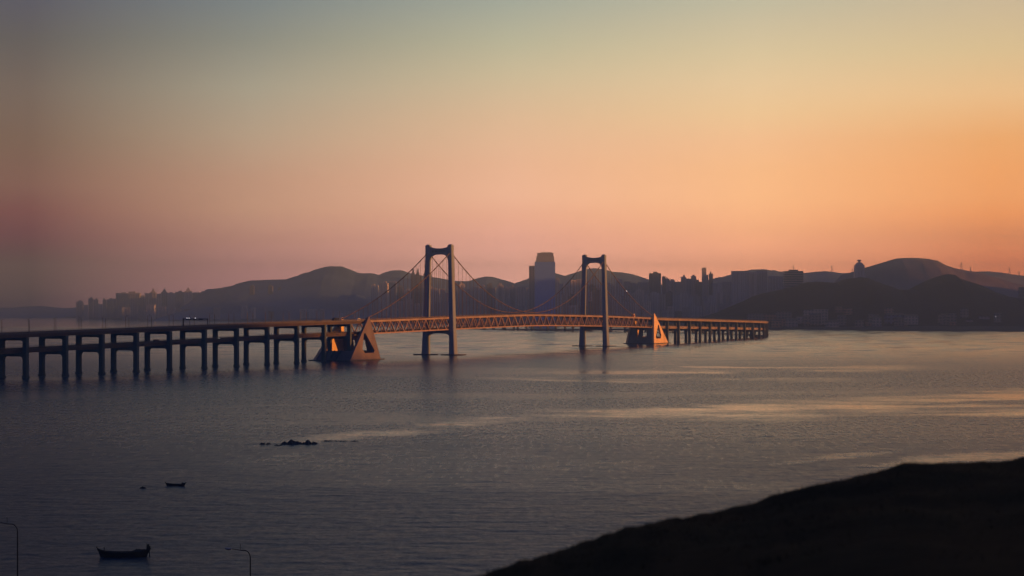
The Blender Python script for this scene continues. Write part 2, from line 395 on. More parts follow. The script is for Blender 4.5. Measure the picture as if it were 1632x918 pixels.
def railing(s0, s1, lat, zoff, parent, hgt=1.1, gap=3.0, th=.12):
    mb = MB()
    for h_ in (hgt, hgt*.55): prism(mb, s0, s1, lat-th/2, lat+th/2, zoff+h_-.1, zoff+h_, 25)
    s = s0
    while s < s1:
        p = W(s, lat, ztop(s)+zoff); mb.beam(p, p+Vector((0,0,hgt)), th, th); s += gap
    return mb.build('railing', M['rail'], parent)
for lt in (12.3, -12.3, ):
    railing(SA0, SA1, lt, -.55, ud)
railing(SA0, SA1, .0, -1.0, ud, 1.0, 4)
for lt in (10.6, -10.6): railing(SA0, SA1, lt, -11.9, ld)

def frame_pts(s, pts):   # (along, lat, z) local to station s
    c, d, n_ = fr(s); return [Vector((c.x+d.x*a+n_.x*l_, c.y+d.y*a+n_.y*l_, z)) for a, l_, z in pts]
def tower(s, name_label, lettering=True):
    c = fr(s)[0]; d = fr(s)[1]
    tw = bpy.data.objects.new('tower', None); COL.objects.link(tw); tw.parent = bridge
    tw.location = (c.x-base.x, c.y-base.y, 0); tw['label'] = name_label
    def latc(z): return 15.5-3.0*z/112
    def hl(z): return interp([(0,3.3),(30,2.6),(112,2.25)], z)      # half width across
    def ha(z): return interp([(0,4.2),(30,3.4),(112,2.8)], z)       # half width along
    for sg in (-1, 1):
        mb = MB(); rings = []
        for z in (-2, 4, 12, 20, 30, 50, 70, 90, 105, 110.6, 112):
            o = sg*latc(z); a = ha(z)+(.25 if z > 110 else 0); b = hl(z)+(.2 if z > 110 else 0); ch = .6
            rings.append(frame_pts(s, [(-a+ch,o-b,z),(-a,o-b+ch,z),(-a,o+b-ch,z),(-a+ch,o+b,z),(a-ch,o+b,z),(a,o+b-ch,z),(a,o-b+ch,z),(a-ch,o-b,z)]))
        mb.sweep(rings); mb.build('leg', M['tower'], tw)
        mb = MB(); o = sg*latc(110)    # cable saddle housing
        mb.hexa(frame_pts(s, [(-2.2,o-1.6,112.02),(2.2,o-1.6,112.02),(2.2,o+1.6,112.02),(-2.2,o+1.6,112.02),(-1.6,o-1.2,113),(1.6,o-1.2,113),(1.6,o+1.2,113),(-1.6,o+1.2,113)]))
        mb.build('saddle_cap', M['tower'], tw)
        mb = MB(); o = sg*latc(0); K = []
        for (a, b) in ((-9,-8),(-5,-12),(5,-12),(9,-8),(9,8),(5,12),(-5,12),(-9,8)): K.append((a, b))
        mb.sweep([frame_pts(s, [(a, o+b*.98, -3) for a, b in K]), frame_pts(s, [(a, o+b*.98, 1.1) for a, b in K])])
        mb.build('footing', M['wet'], tw)
    def arch(zt_f, zb_f, ha_, n_=20):
        mb = MB(); rings = []
        for i in range(n_+1):
            u = -1+2*i/n_
            zc_ = zt_f(u); zb_ = zb_f(u); lim = latc((zc_+zb_)/2)-hl((zc_+zb_)/2)+.4; o = u*lim
            rings.append(frame_pts(s, [(-ha_,o,zb_),(ha_,o,zb_),(ha_,o,zc_),(-ha_,o,zc_)]))
        mb.sweep(rings); return mb
    def corner(u, r0): # haunch drop near the legs
        k = max(0, (abs(u)-(1-r0))/r0); return 1-math.sqrt(max(0, 1-k*k))
    cb = arch(lambda u: 108.8+1.7*u*u, lambda u: 102.6-1.0*u*u-6.5*corner(u, .55), 2.2).build('crossbeam', M['tower'], tw)
    zl = ztop(s)-13.9
    arch(lambda u: zl, lambda u: zl-3.4-.8*u*u-2.6*corner(u, .5), 2.6).build('crossbeam', M['tower'], tw)
    if lettering:
        cu = bpy.data.curves.new('lettering', 'FONT'); cu.body = '星海湾大桥'; cu.size = 3.0; cu.extrude = .06
        cu.align_x = 'CENTER'; cu.align_y = 'CENTER'; cu.space_character = 1.12
        to = bpy.data.objects.new('tmp', cu); COL.objects.link(to)
        bpy.context.view_layer.update()
        me = bpy.data.meshes.new_from_object(to.evaluated_get(bpy.context.evaluated_depsgraph_get())); bpy.data.objects.remove(to)
        me.materials.append(M['lettering'])
        o = bpy.data.objects.new('lettering', me); COL.objects.link(o); o.parent = cb
        p = frame_pts(s, [(-2.32, 0, 105.9)])[0]; wl = world_loc(cb)
        o.location = p-wl; o.rotation_euler = (R(90), 0, math.atan2(d.y, d.x)-R(90))
    return tw
tower(0, 'nearer tower of the pair, taller in view')
tower(SP, 'farther tower, smaller in view')

# cables
CZ = 105.2; CL = 12.6
def cable_z(s):
    if 0 <= s <= SP:
        u = s/SP; zl = ztop(SP/2)+1.6; return zl+(CZ-zl)*(2*u-1)**2
    if s < 0:
        u = -s/185.0; ze = 38.6
    else:
        u = (s-SP)/187.0; ze = 36.8
    return CZ+(ze-CZ)*u-4*7.0*u*(1-u)
for sg in (1, -1):
    for seg, (a, b) in enumerate(((-185, 0), (0, SP), (SP, SP+187))):
        n_ = 40 if seg == 1 else 22
        mb = MB(); mb.tube([W(a+(b-a)*i/n_, sg*CL, cable_z(a+(b-a)*i/n_)) for i in range(n_+1)], .46, 8)
        # cable bands
        k = 0; st = SP/48
        s = a+st/2
        cbl = mb.build('main_cable', M['cable'], bridge, True)
        s = math.ceil(a/(2*st))*2*st
        while s < b:
            if a+8 < s < b-8:
                p = W(s-.7, sg*CL, cable_z(s-.7)); q = W(s+.7, sg*CL, cable_z(s+.7)); bd = MB(); bd.tube([p, q], .66, 8); bd.build('cable_band', M['dark'], cbl)
            s += 2*st
st = SP/48; hang = []
for sg in (1, -1):
    k = -17
    while k*st < SP+165:
        s = k*st; zb = ztop(s)-.6
        if k not in (0, 48) and cable_z(s)-zb > 1.2: hang.append((sg, s, zb))
        k += 1
cnt = 0; rest = MB()
for sg, s, zb in sorted(hang, key=lambda h: (-h[0], h[1])):
    p = W(s, sg*12.6, zb); q = W(s, sg*CL, cable_z(s))
    if cnt < 100:
        mb = MB(); mb.tube([p, q], .16, 5); mb.build('hanger', M['cable'], bridge); cnt += 1
    else: rest.tube([p, q], .16, 5)
if rest.v: tag(rest.build('hanger', M['cable'], bridge), kind='stuff')
mb = MB(); mb.tube([W(SP+84,12.6,cable_z(SP+84)+.4), W(SP+84.8,12.6,cable_z(SP+84.8)+1.5)], .55, 10)
mb.build('cable_lamp', M['glow'], bridge)

# anchorages
def anchorage(s_face, dirn, label, AM):
    """s_face: station of the face toward the main span, dirn: +1 away from the main span along +s"""
    c = fr(s_face+dirn*30)[0]
    an = bpy.data.objects.new('anchorage', None); COL.objects.link(an); an.parent = bridge
    an.location = (c.x-base.x, c.y-base.y, 0); an['label'] = label
    c0, d0, n0 = fr(s_face)
    def P(a, l_, z):    # a metres from the face away from the main span
        return Vector((c0.x+d0.x*dirn*a+n0.x*l_, c0.y+d0.y*dirn*a+n0.y*l_, z))
    HT = 39.6
    def lat_o(z): return 19.6-4.4*z/HT
    def wall(sg, th=2.3):
        outer = [(0,0),(61,0),(16.5,HT),(14.2,HT)]
        hole = [(a_, z_) for a_, z_ in ((25.5,HT*.63),(28.5,HT*.63),(34.5,HT*.27),(30.5,HT*.17),(13.0,HT*.17),(11.0,HT*.23))]
        bm = bmesh.new()
        fo = [bm.verts.new(P(a, sg*lat_o(z), z)) for a, z in outer]; ho = [bm.verts.new(P(a, sg*lat_o(z), z)) for a, z in hole]
        fi = [bm.verts.new(P(a, sg*(lat_o(z)-th), z)) for a, z in outer]; hi = [bm.verts.new(P(a, sg*(lat_o(z)-th), z)) for a, z in hole]
        if sg < 0:
            bmesh.ops.delete(bm, geom=ho+hi, context='VERTS'); bm.faces.new(fo); bm.faces.new(fi)
            for i in range(4): bm.faces.new((fo[i], fo[(i+1) % 4], fi[(i+1) % 4], fi[i]))
        for A, B in ((fo, ho), (fi, hi)) if sg > 0 else ():
            es = [bm.edges.new((A[i], A[(i+1) % len(A)])) for i in range(len(A))]+[bm.edges.new((B[i], B[(i+1) % len(B)])) for i in range(len(B))]
            bmesh.ops.triangle_fill(bm, edges=es, use_beauty=True)
        for A, B in ((fo, fi), (ho, hi)) if sg > 0 else ():
            for i in range(len(A)): bm.faces.new((A[i], A[(i+1) % len(A)], B[(i+1) % len(A)], B[i]))
        bmesh.ops.recalc_face_normals(bm, faces=bm.faces[:])
        me = bpy.data.meshes.new('side_wall'); bm.to_mesh(me); bm.free(); me.materials.append(AM if sg > 0 else M['anchor'])  # left wall takes the sunlit tone, so its glow is partly in the colour
        me.transform(Matrix.Translation(-world_loc(an)))
        o = bpy.data.objects.new('side_wall', me); COL.objects.link(o); o.parent = an
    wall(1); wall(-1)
    # end wall below the truss, facing the main span, with two lit slots (built as piers between openings)
    zt_ = ztop(s_face)-14.4; mb = MB()
    def slab(l0, l1, z0, z1):
        P8 = []
        for z in (z0, z1):
            off = 14.2*z/HT+.3
            k = (lat_o(z)-2.2)/(lat_o(0)-2.2)
            P8 += [P(off, l0*k, z), P(off, l1*k, z), P(off+3, l1*k, z), P(off+3, l0*k, z)]
        mb.hexa(P8)
    H0 = lat_o(0)-2.2
    zs0, zs1 = 8.5, 18.5
    slab(-H0, H0, 0, zs0); slab(-H0, H0, zs1, zt_)
    cuts = (-6.8, -3.6, 2.2, 8.6)
    slab(-H0, cuts[0], zs0, zs1); slab(cuts[1], cuts[2], zs0, zs1); slab(cuts[3], H0, zs0, zs1)
    mb.build('end_wall', M['concrete'], an)
    # sloped anchor block between the walls
    mb = MB(); hb = H0-.1
    def xs(z): return 61-44.5*z/HT
    K = lambda z: (lat_o(z)-2.2)
    mb.hexa([P(46,-K(0),0.02),P(xs(0)-1,-K(0),0.02),P(xs(0)-1,K(0),0.02),P(46,K(0),0.02),P(46,-K(9),9),P(xs(9)-1,-K(9),9),P(xs(9)-1,K(9),9),P(46,K(9),9)])
    mb.build('anchor_block', AM, an)
    for l0 in (-9, -2, 5):
        mb = MB(); mb.beam(P(xs(.5)+.3, l0, .5), P(xs(9)+.3, l0, 9), 1.2, 1.2); mb.build('slope_rib', M['pier'], an)
    mb = MB()             # footing just above the waterline
    mb.hexa([P(-4,-21.5,-3),P(65,-21.5,-3),P(65,21.5,-3),P(-4,21.5,-3),P(-4,-21.5,.9),P(65,-21.5,.9),P(65,21.5,.9),P(-4,21.5,.9)])
    mb.build('footing', M['wet'], an)
    return an
anchorage(-168, -1, 'nearer anchorage, its triangular side wall glowing pink', M['anchor_dim'])
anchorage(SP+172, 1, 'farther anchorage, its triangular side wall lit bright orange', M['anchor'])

# ------------------------------------------------------------------ approach viaducts
def pier(s, parent, half=12.0, inst='pier'):
    """portal pier: two columns, hammerhead beam under the upper deck and haunched beam under the lower deck"""
    c = fr(s)[0]; zt = ztop(s)
    pr = bpy.data.objects.new('pier', None); COL.objects.link(pr); pr.parent = parent
    pr.location = Vector((c.x, c.y, 0))-world_loc(parent)
    h1 = zt-3.6; cw = 1.7; ca = 1.5
    for sg in (-1, 1):
        mb = MB(); o = sg*(half-cw)
        rings = []
        for z in (-2, 1.5, 1.52, h1):
            e = .35 if z < 1.51 else 0
            rings.append(frame_pts(s, [(-ca-e,o-cw-e,z),(ca+e,o-cw-e,z),(ca+e,o+cw+e,z),(-ca-e,o+cw+e,z)]))
        mb.sweep(rings); mb.build('column', M['pier'], pr)
    mb = MB(); rings = []; lim = half-2*cw+.0
    for i in range(17):
        u = -1+i/8; o = u*lim; k = max(0, (abs(u)-.55)/.45)
        zb_ = zt-5.3-.5*(1-k)-0.9*k*k
        rings.append(frame_pts(s, [(-ca*.93,o,zb_),(ca*.93,o,zb_),(ca*.93,o,h1-.01),(-ca*.93,o,h1-.01)]))
    mb.sweep(rings); mb.build('upper_beam', M['pier'], pr)
    zl = zt-14.6; mb = MB(); rings = []
    for i in range(33):
        u = -1+i/16; o = u*lim; k = max(0, (abs(u)-.72)/.28)
        zb_ = zl-2.4-2.3*(1-math.sqrt(max(0, 1-k*k)))
        rings.append(frame_pts(s, [(-ca*.93,o,zb_),(ca*.93,o,zb_),(ca*.93,o,zl),(-ca*.93,o,zl)]))
    mb.sweep(rings); mb.build('lower_beam', M['pier'], pr)
    return pr
def viaduct(s0, s1, piers, label, GM):
    c = fr((s0+s1)/2)[0]
    v = empty('approach_viaduct', (c.x, c.y, 0), label, 'viaduct', 'approach viaducts of the bridge')
    mb = MB()
    # upper deck: slab with cantilevered edge and twin box girders
    prism(mb, s0, s1, -12.3, 12.3, -1.9, -1.05, 15); u_ = mb.build('upper_deck', GM, v)
    mb = MB()
    prism(mb, s0, s1, 7.0, 10.8, -3.55, -1.92, 15); mb.build('box_girder', GM, v)
    mb = MB(); prism(mb, s0, s1, -10.8, -7.0, -3.55, -1.92, 15); mb.build('box_girder', GM, v)
    mb = MB(); prism(mb, s0, s1, -11.7, 11.7, -1.045, -1.0, 15); mb.build('road_surface', M['asphalt'], u_)
    for sg in (-1, 1):
        mb = MB(); prism(mb, s0, s1, sg*12.0, sg*12.35, -1.043, -.25, 15); mb.build('parapet', M['rail'], u_)
        railing(s0, s1, sg*12.15, -.25, u_, .75, 4)
    mb = MB(); prism(mb, s0, s1, -8.45, 8.45, -12.6, -12.0, 15); prism(mb, s0, s1, 3.6, 7.4, -14.55, -12.62, 15); prism(mb, s0, s1, -7.4, -3.6, -14.55, -12.62, 15)
    l_ = mb.build('lower_deck', GM, v)
    mb = MB(); prism(mb, s0, s1, -7.9, 7.9, -11.99, -11.95, 15); mb.build('road_surface', M['asphalt'], l_)
    for sg in (-1, 1):
        mb = MB(); prism(mb, s0, s1, sg*8.0, sg*8.4, -11.98, -11.45, 15); mb.build('parapet', GM, l_)
        railing(s0, s1, sg*8.2, -11.45, l_, 1.0, 2.5, .14)
    # service pipe brackets along the lower deck edge
    mb = MB(); s = s0+6; rr = random.Random(5)
    while s < s1-12:
        ln = rr.uniform(4, 16); mb = MB(); prism(mb, s, s+ln, 8.46, 9.0, -13.1, -12.5, 30); mb.build('cable_duct', GM, l_); s += ln+rr.uniform(3, 14)
    for s in piers: pier(s, v)
    return v
pl = [-213,-261,-310,-361,-411,-461,-512,-558,-603,-648,-694,-741,-789,-838]
va = viaduct(-900, -176.6, pl, 'dark double-deck viaduct on portal piers leading from the left edge to the nearer anchorage', M['girder_dim'])
pr_ = [SP+206+50*k for k in range(0, 41) if SP+206+50*k < SMAX-40]
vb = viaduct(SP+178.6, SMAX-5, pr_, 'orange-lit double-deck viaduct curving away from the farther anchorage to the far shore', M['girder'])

# deck lamps on the near viaduct (two rows)
def deck_lamp():
    t = empty('deck_lamp', (0,0,0), 'slim unlit lamp post on the upper deck of the left viaduct', 'street lamp', 'lamp posts along the viaduct deck')
    mb = MB(); mb.tube([(0,0,0),(0,0,9.0),(0,0,9.8)], [.2,.14,.12], 6); mb.build('post', M['lampmetal'], t)
    mb = MB(); mb.tube([(0,0,9.7),(0,.9,10.2),(0,1.9,10.3)], [.05,.045,.04], 5); mb.build('arm', M['lampmetal'], t)
    mb = MB(); mb.box((0,2.1,10.28), (.3,.8,.16)); mb.build('lamp_head', M['lampmetal'], t)
    return t
proto = deck_lamp(); first = True
for k in range(24):
    for sg in (-1, 1):
        s = -205-30.5*k+(2 if sg > 0 else 0)
        if s < -860: continue
        o = proto if first else copy_tree(proto); first = False
        c, d, n_ = fr(s); p = W(s, sg*11.2, ztop(s)-1.0); o.location = p
        o.rotation_euler = (0, 0, math.atan2(d.y, d.x)+(0 if sg > 0 else math.pi))

# sign gantry over the left viaduct
gs = -512+0
gs = -458.0
c, d, n_ = fr(gs); zg = ztop(gs)-1.0
g = empty('sign_gantry', tuple(W(gs,0,zg)), 'black gantry with three small white lamps spanning the left viaduct deck', 'gantry')
for sg in (-1, 1):
    mb = MB(); p = W(gs, sg*11.5, zg)
    if sg < 0:
        mb.beam(p, p+Vector((0,0,6.6)), .9, .9)
        for k in range(4): mb.beam(p+Vector((-.7,0,.6+1.5*k)), p+Vector((.7,0,1.5+1.5*k)), .5, .3)
    else: mb.beam(p, p+Vector((0,0,6.6)), .6, .6)
    mb.build('post', M['black'], g)
mb = MB()
for z in (5.3, 6.4): mb.beam(W(gs, -11.5, zg+z), W(gs, 11.5, zg+z), .25, .25)
for k in range(18):
    a = -11.5+23*k/18; mb.beam(W(gs, a, zg+(5.3 if k % 2 else 6.4)), W(gs, a+23/18, zg+(6.4 if k % 2 else 5.3)), .2, .2)
mb.build('beam', M['black'], g)
for a, wd in ((-8,1.8),(-5.2,3),(-.5,3.2),(5,4)):
    mb = MB(); mb.beam(W(gs-.3, a-wd/2, zg+5.75), W(gs-.3, a+wd/2, zg+5.75), .2, 1.0); mb.build('sign_panel', M['black'], g)
for a in (-7.7, -5.6, .3):
    mb = MB(); p = W(gs-.6, a, zg+6.5); mb.tube([p, p+Vector((0,0,.5))], .32, 8); mb.build('lamp', M['glow'], g)

# vehicles
def car(kind, mt, label, s, lat, z, flip=False, lights=False, group='vehicles on the bridge'):
    L_, W_, H_ = {'car': (4.5,1.8,1.45), 'van': (5.6,2.0,2.3), 'truck': (9.5,2.5,3.4), 'bus': (11.5,2.5,3.2)}[kind]
    c, d, n_ = fr(s); t = empty('parked_car' if False else kind, tuple(W(s, lat, z)), label, kind, group, math.atan2(d.y, d.x)+(math.pi if flip else 0))
    def part(mb, name, m, par=None):
        me = mb; o = MB.build(me, name, m, None); o.parent = par or t; o.matrix_parent_inverse = Matrix.Identity(4); return o
    mb = MB(); a = L_/2; b = W_/2
    if kind == 'car': pro = [(-a,.35),(a,.35),(a,.75),(a*.45,.9),(a*.2,H_),(-a*.45,H_),(-a*.8,.95),(-a,.9)]
    elif kind == 'truck': pro = [(-a,.6),(a,.6),(a,1.6),(a*.93,2.6),(a*.62,2.6),(a*.6,H_),(-a,H_)]
    else: pro = [(-a,.4),(a,.4),(a,1.2),(a*.85,H_*.95),(a*.7,H_),(-a,H_)]
    mb.sweep([[(x, -b, z_) for x, z_ in pro], [(x, b, z_) for x, z_ in pro]]); body = part(mb, 'body', mt)
    mb = MB()
    zg0, zg1 = (.95, H_-.15) if kind == 'car' else (H_*.5, H_*.8)
    mb.box((-.15*a if kind == 'car' else 0, 0, (zg0+zg1)/2), (L_*.38 if kind == 'car' else L_*.8, W_+.03, zg1-zg0)); part(mb, 'side_window', M['glass'], body)
    for x in (-a*.6, a*.62):
        for sy in (-1, 1):
            mb = MB(); mb.tube([(x, sy*(b-.22), .36), (x, sy*(b+.02), .36)], .36, 12); part(mb, 'wheel', M['tyre'])
    for sy in (-1, 1):
        mb = MB(); mb.box((a+.02, sy*b*.7, .7), (.08, .35, .22)); part(mb, 'headlight', M['headlight'] if lights else M['carwhite'])
    return t
zu = lambda s: ztop(s)-1.0
zl_ = lambda s: ztop(s)-11.9
car('truck', M['cardark'], 'dark truck on the upper deck just before the nearer anchorage', -228, 4, zu(-228), True)
car('van', M['carwhite'], 'white van on the upper deck beside the nearer anchorage apex', -193, 8.5, zu(-193), True)
car('car', M['cardark'], 'dark car with headlights on, crossing the lower deck below the sign gantry', -430, 6.2, zl_(-430), True, True)
car('van', M['cardark'], 'dark van on the lower deck left of the sign gantry', -524, 6.0, zl_(-524), False)
car('car', M['carwhite'], 'white car with bright headlights on the lower deck of the far viaduct', SP+520, 6.4, zl_(SP+520), True, True)
car('van', M['carred'], 'red van on the upper deck between the farther tower and anchorage', SP+118, 9, zu(SP+118), True)
car('car', M['carwhite'], 'white car on the upper deck over the far viaduct', SP+250, 9, zu(SP+250), True)

# ------------------------------------------------------------------ far land
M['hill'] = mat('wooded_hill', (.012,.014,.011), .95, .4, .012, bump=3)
M['hillfar'] = mat('hazed_wooded_hill', (.08,.15,.25), .95, .3, .006, bump=3)  # blue of the distance haze put into the base colour
M['hillwarm'] = mat('warm_hazed_hill', (.17,.14,.14), .95, .3, .006, bump=3)  # base colour lightened in place of warm haze
M['shore'] = mat('shore_land', (.07,.075,.07), .95, .3, .01)
shore = [(-600,505),(-200,505.3),(0,505.5),(95,506),(190,509),(280,511.5),(450,512.2),(600,514),(730,515.5),(870,519),(1000,521.5),(1150,523.5),(1230,524.6),(1300,525),(1352,525.3),(1372,527.4),(1440,528),(1632,528.8),(1900,529.2),(2300,529.5)]
def land():
    mb = MB(); n_ = 240; rings = []
    for i in range(n_+1):
        x = -600+2900*i/n_; y = interp(shore, x)+.35*fbm(x*.03, 3.1)
        D = F*HC/(y-HY); row = []
        for k, (dd, z) in enumerate(((0,-1),(6,1.6),(60,3.0),(600,6),(3500,14))):
            DD = min(D+dd, 11800); row.append(((x-816)/F*DD, DD, z))
        rings.append(row)
    o = len(mb.v)
    for r in rings: mb.v += r
    for i in range(n_):
        for k in range(4):
            a = i*5+k; mb.f.append((a, a+5, a+6, a+1))
    return tag(mb.build('shore_land', M['shore'], None, True), kind='structure')
land()
def hill(pts, D, depth, m, rough=1.0, seed=0, foot=3.0, x0=None, x1=None, Dsl=0):
    """a ridge: crest follows pts, slopes fall to the foot in front and behind"""
    mb = MB(); xa, xb = pts[0][0], pts[-1][0]; n_ = int((xb-xa)/1.6); rows = 26
    o = 0
    for i in range(n_+1):
        x = xa+(xb-xa)*i/n_; y = interp(pts, x); dloc = D+Dsl*(x-xa)/(xb-xa)
        zc_ = HC+(HY-y)/F*dloc
        for k in range(rows+1):
            v = -1+2*k/rows; f = max(0, math.cos(v*math.pi/2))**1.25
            DD = dloc+depth*v; X = (x-816)/F*dloc+ (x-816)/F*depth*v*.5
            z = foot+(zc_-foot)*f
            nz = fbm(X*.004+seed, DD*.004, seed)*zc_*.10*f*(1-abs(f-.5)*.0)
            nz += fbm(X*.035+seed, DD*.03, seed, 4)*2.2*rough*f
            if abs(v) < .12: nz = fbm(X*.035+seed, DD*.03, seed, 4)*2.2*rough
            z += nz*(0.35 if abs(v) < .12 else 1)
            mb.v.append((X, DD, z if abs(v) < .999 else -2))
    for i in range(n_):
        for k in range(rows):
            a = i*(rows+1)+k; mb.f.append((a, a+rows+1, a+rows+2, a+1))
    return tag(mb.build('hill', m, None, True), kind='structure')
# far ranges
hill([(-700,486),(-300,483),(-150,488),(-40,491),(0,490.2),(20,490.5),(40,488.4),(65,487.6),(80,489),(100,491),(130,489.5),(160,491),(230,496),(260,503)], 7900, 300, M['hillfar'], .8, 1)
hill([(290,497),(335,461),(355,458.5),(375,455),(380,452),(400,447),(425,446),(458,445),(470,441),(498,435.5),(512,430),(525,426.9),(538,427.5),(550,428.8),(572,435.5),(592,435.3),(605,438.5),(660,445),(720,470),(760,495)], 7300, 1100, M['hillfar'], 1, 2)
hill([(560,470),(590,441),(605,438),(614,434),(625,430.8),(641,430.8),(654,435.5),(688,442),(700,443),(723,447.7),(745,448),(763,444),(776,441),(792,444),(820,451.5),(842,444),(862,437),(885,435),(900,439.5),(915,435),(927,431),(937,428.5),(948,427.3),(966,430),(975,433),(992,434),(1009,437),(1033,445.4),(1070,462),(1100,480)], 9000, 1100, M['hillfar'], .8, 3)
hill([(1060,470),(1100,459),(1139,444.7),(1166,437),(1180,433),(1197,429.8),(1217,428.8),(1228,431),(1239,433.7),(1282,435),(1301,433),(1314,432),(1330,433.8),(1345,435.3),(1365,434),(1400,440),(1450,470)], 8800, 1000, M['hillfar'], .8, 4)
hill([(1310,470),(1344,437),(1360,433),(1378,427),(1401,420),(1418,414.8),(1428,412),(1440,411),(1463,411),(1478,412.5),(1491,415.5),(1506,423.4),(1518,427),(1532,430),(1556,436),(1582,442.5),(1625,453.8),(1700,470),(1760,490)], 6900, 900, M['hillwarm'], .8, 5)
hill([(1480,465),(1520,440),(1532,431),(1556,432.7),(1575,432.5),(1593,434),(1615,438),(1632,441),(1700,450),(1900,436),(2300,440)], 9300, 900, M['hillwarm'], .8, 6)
# dark headland in front on the right
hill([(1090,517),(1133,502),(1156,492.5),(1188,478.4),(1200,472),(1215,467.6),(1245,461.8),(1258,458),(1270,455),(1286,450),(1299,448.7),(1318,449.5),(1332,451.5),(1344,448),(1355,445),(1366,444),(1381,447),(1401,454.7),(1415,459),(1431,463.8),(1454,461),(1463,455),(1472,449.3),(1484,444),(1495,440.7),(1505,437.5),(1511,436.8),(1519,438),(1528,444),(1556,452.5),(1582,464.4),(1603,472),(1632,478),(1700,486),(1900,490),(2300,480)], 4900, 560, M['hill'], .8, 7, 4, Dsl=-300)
# low wooded rise behind the left viaduct
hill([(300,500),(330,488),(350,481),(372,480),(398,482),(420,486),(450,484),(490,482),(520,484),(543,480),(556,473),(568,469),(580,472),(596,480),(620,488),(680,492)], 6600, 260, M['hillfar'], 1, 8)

# hill added out of view on the right to shade the left viaduct
def added_shade_hill():
    tab = [(-1500,60),(-1100,190),(-600,228),(800,222),(1200,214),(1400,209),(1550,204),(1680,187),(1797,152),(1880,110),(2020,40),(2120,-3)]
    mb = MB(); n_ = 150; rows = 24; dx, dy = math.sin(R(SUN_AZ)), math.cos(R(SUN_AZ))
    for i in range(n_+1):
        p = -1500+3620*i/n_; zc_ = interp(tab, p)
        for k in range(rows+1):
            v = -1+2*k/rows; a = 1900+560*v
            z = zc_*max(0, math.cos(v*math.pi/2))**1.2+fbm(p*.01, a*.01, 3)*7*(1-abs(v))-3*abs(v)
            mb.v.append((-dy*p+dx*a, dx*p+dy*a, z))
    for i in range(n_):
        for k in range(rows):
            a = i*(rows+1)+k; mb.f.append((a, a+rows+1, a+rows+2, a+1))
    tag(mb.build('hill', M['hill'], None, True), kind='structure')
added_shade_hill()
def added_shade_range():  # ridge added out of view so that the city falls in shade
    ha = [(3500,1350),(4300,1000),(5500,760),(8500,900)]; hh = [(3560,-3),(3720,40),(3880,130),(4300,190),(5000,235),(5600,252),(6400,245),(6750,140),(8600,135),(9000,100)]
    mb = MB(); n_ = 160; rows = 22; dx, dy = math.sin(R(SUN_AZ)), math.cos(R(SUN_AZ))
    for i in range(n_+1):
        p = 3560+5400*i/n_; zc_ = interp(hh, p); ac = interp(ha, p)
        for k in range(rows+1):
            v = -1+2*k/rows; a = ac+430*v
            z = zc_*max(0, math.cos(v*math.pi/2))**1.2+fbm(p*.01, a*.01, 9)*8*abs(v)*(1-abs(v))-3*abs(v)
            mb.v.append((-dy*p+dx*a, dx*p+dy*a, z))
    for i in range(n_):
        for k in range(rows):
            a = i*(rows+1)+k; mb.f.append((a, a+rows+1, a+rows+2, a+1))
    tag(mb.build('hill', M['hill'], None, True), kind='structure')
added_shade_range()

# ------------------------------------------------------------------ city
def bmat(name, wall, glass, bay=4.0, flr=3.3, rough=.7, frac=.55):
    m = bpy.data.materials.new(name); m.use_nodes = True; nt = m.node_tree; n = nt.nodes; l = nt.links
    b = n['Principled BSDF']; t = n.new('ShaderNodeTexCoord'); sp = n.new('ShaderNodeSeparateXYZ'); l.new(t.outputs['Object'], sp.inputs[0])
    hx = mth(nt, 'ADD', sp.outputs['X'], sp.outputs['Y'])
    fx = mth(nt, 'FRACT', mth(nt, 'DIVIDE', hx, bay)); fz = mth(nt, 'FRACT', mth(nt, 'DIVIDE', sp.outputs['Z'], flr))
    wn = mth(nt, 'MULTIPLY', mth(nt, 'LESS_THAN', fx, frac), mth(nt, 'LESS_THAN', fz, .5))
    mx = n.new('ShaderNodeMix'); mx.data_type = 'RGBA'; mx.inputs[6].default_value = (*wall, 1); mx.inputs[7].default_value = (*glass, 1)
    l.new(wn, mx.inputs[0]); l.new(mx.outputs[2], b.inputs['Base Color'])
    l.new(mth(nt, 'MULTIPLY_ADD', wn, .2-rough, rough), b.inputs['Roughness'])
    return m
BM = [bmat('pale_block_wall', (.52,.55,.66), (.16,.18,.22)), bmat('grey_block_wall', (.36,.39,.48), (.13,.14,.18), 3.6), bmat('warm_block_wall', (.64,.60,.64), (.16,.16,.19), 5),
      bmat('dark_block_wall', (.15,.17,.22), (.05,.06,.08), 4.5, 3.6, frac=.7)]
BLUE = bmat('blue_glass_wall', (.15,.32,.95), (.13,.28,.9), 3, 4, .35, .7)  # bluish glass, with the blue sky's reflection put into its colour
BAND = bmat('banded_wall', (.30,.27,.27), (.05,.05,.06), 60, 6.5, .7, 1.1)
M['roofm'] = mat('roof_grey', (.12,.12,.12), .9, .2, .2)
rb = random.Random(3)
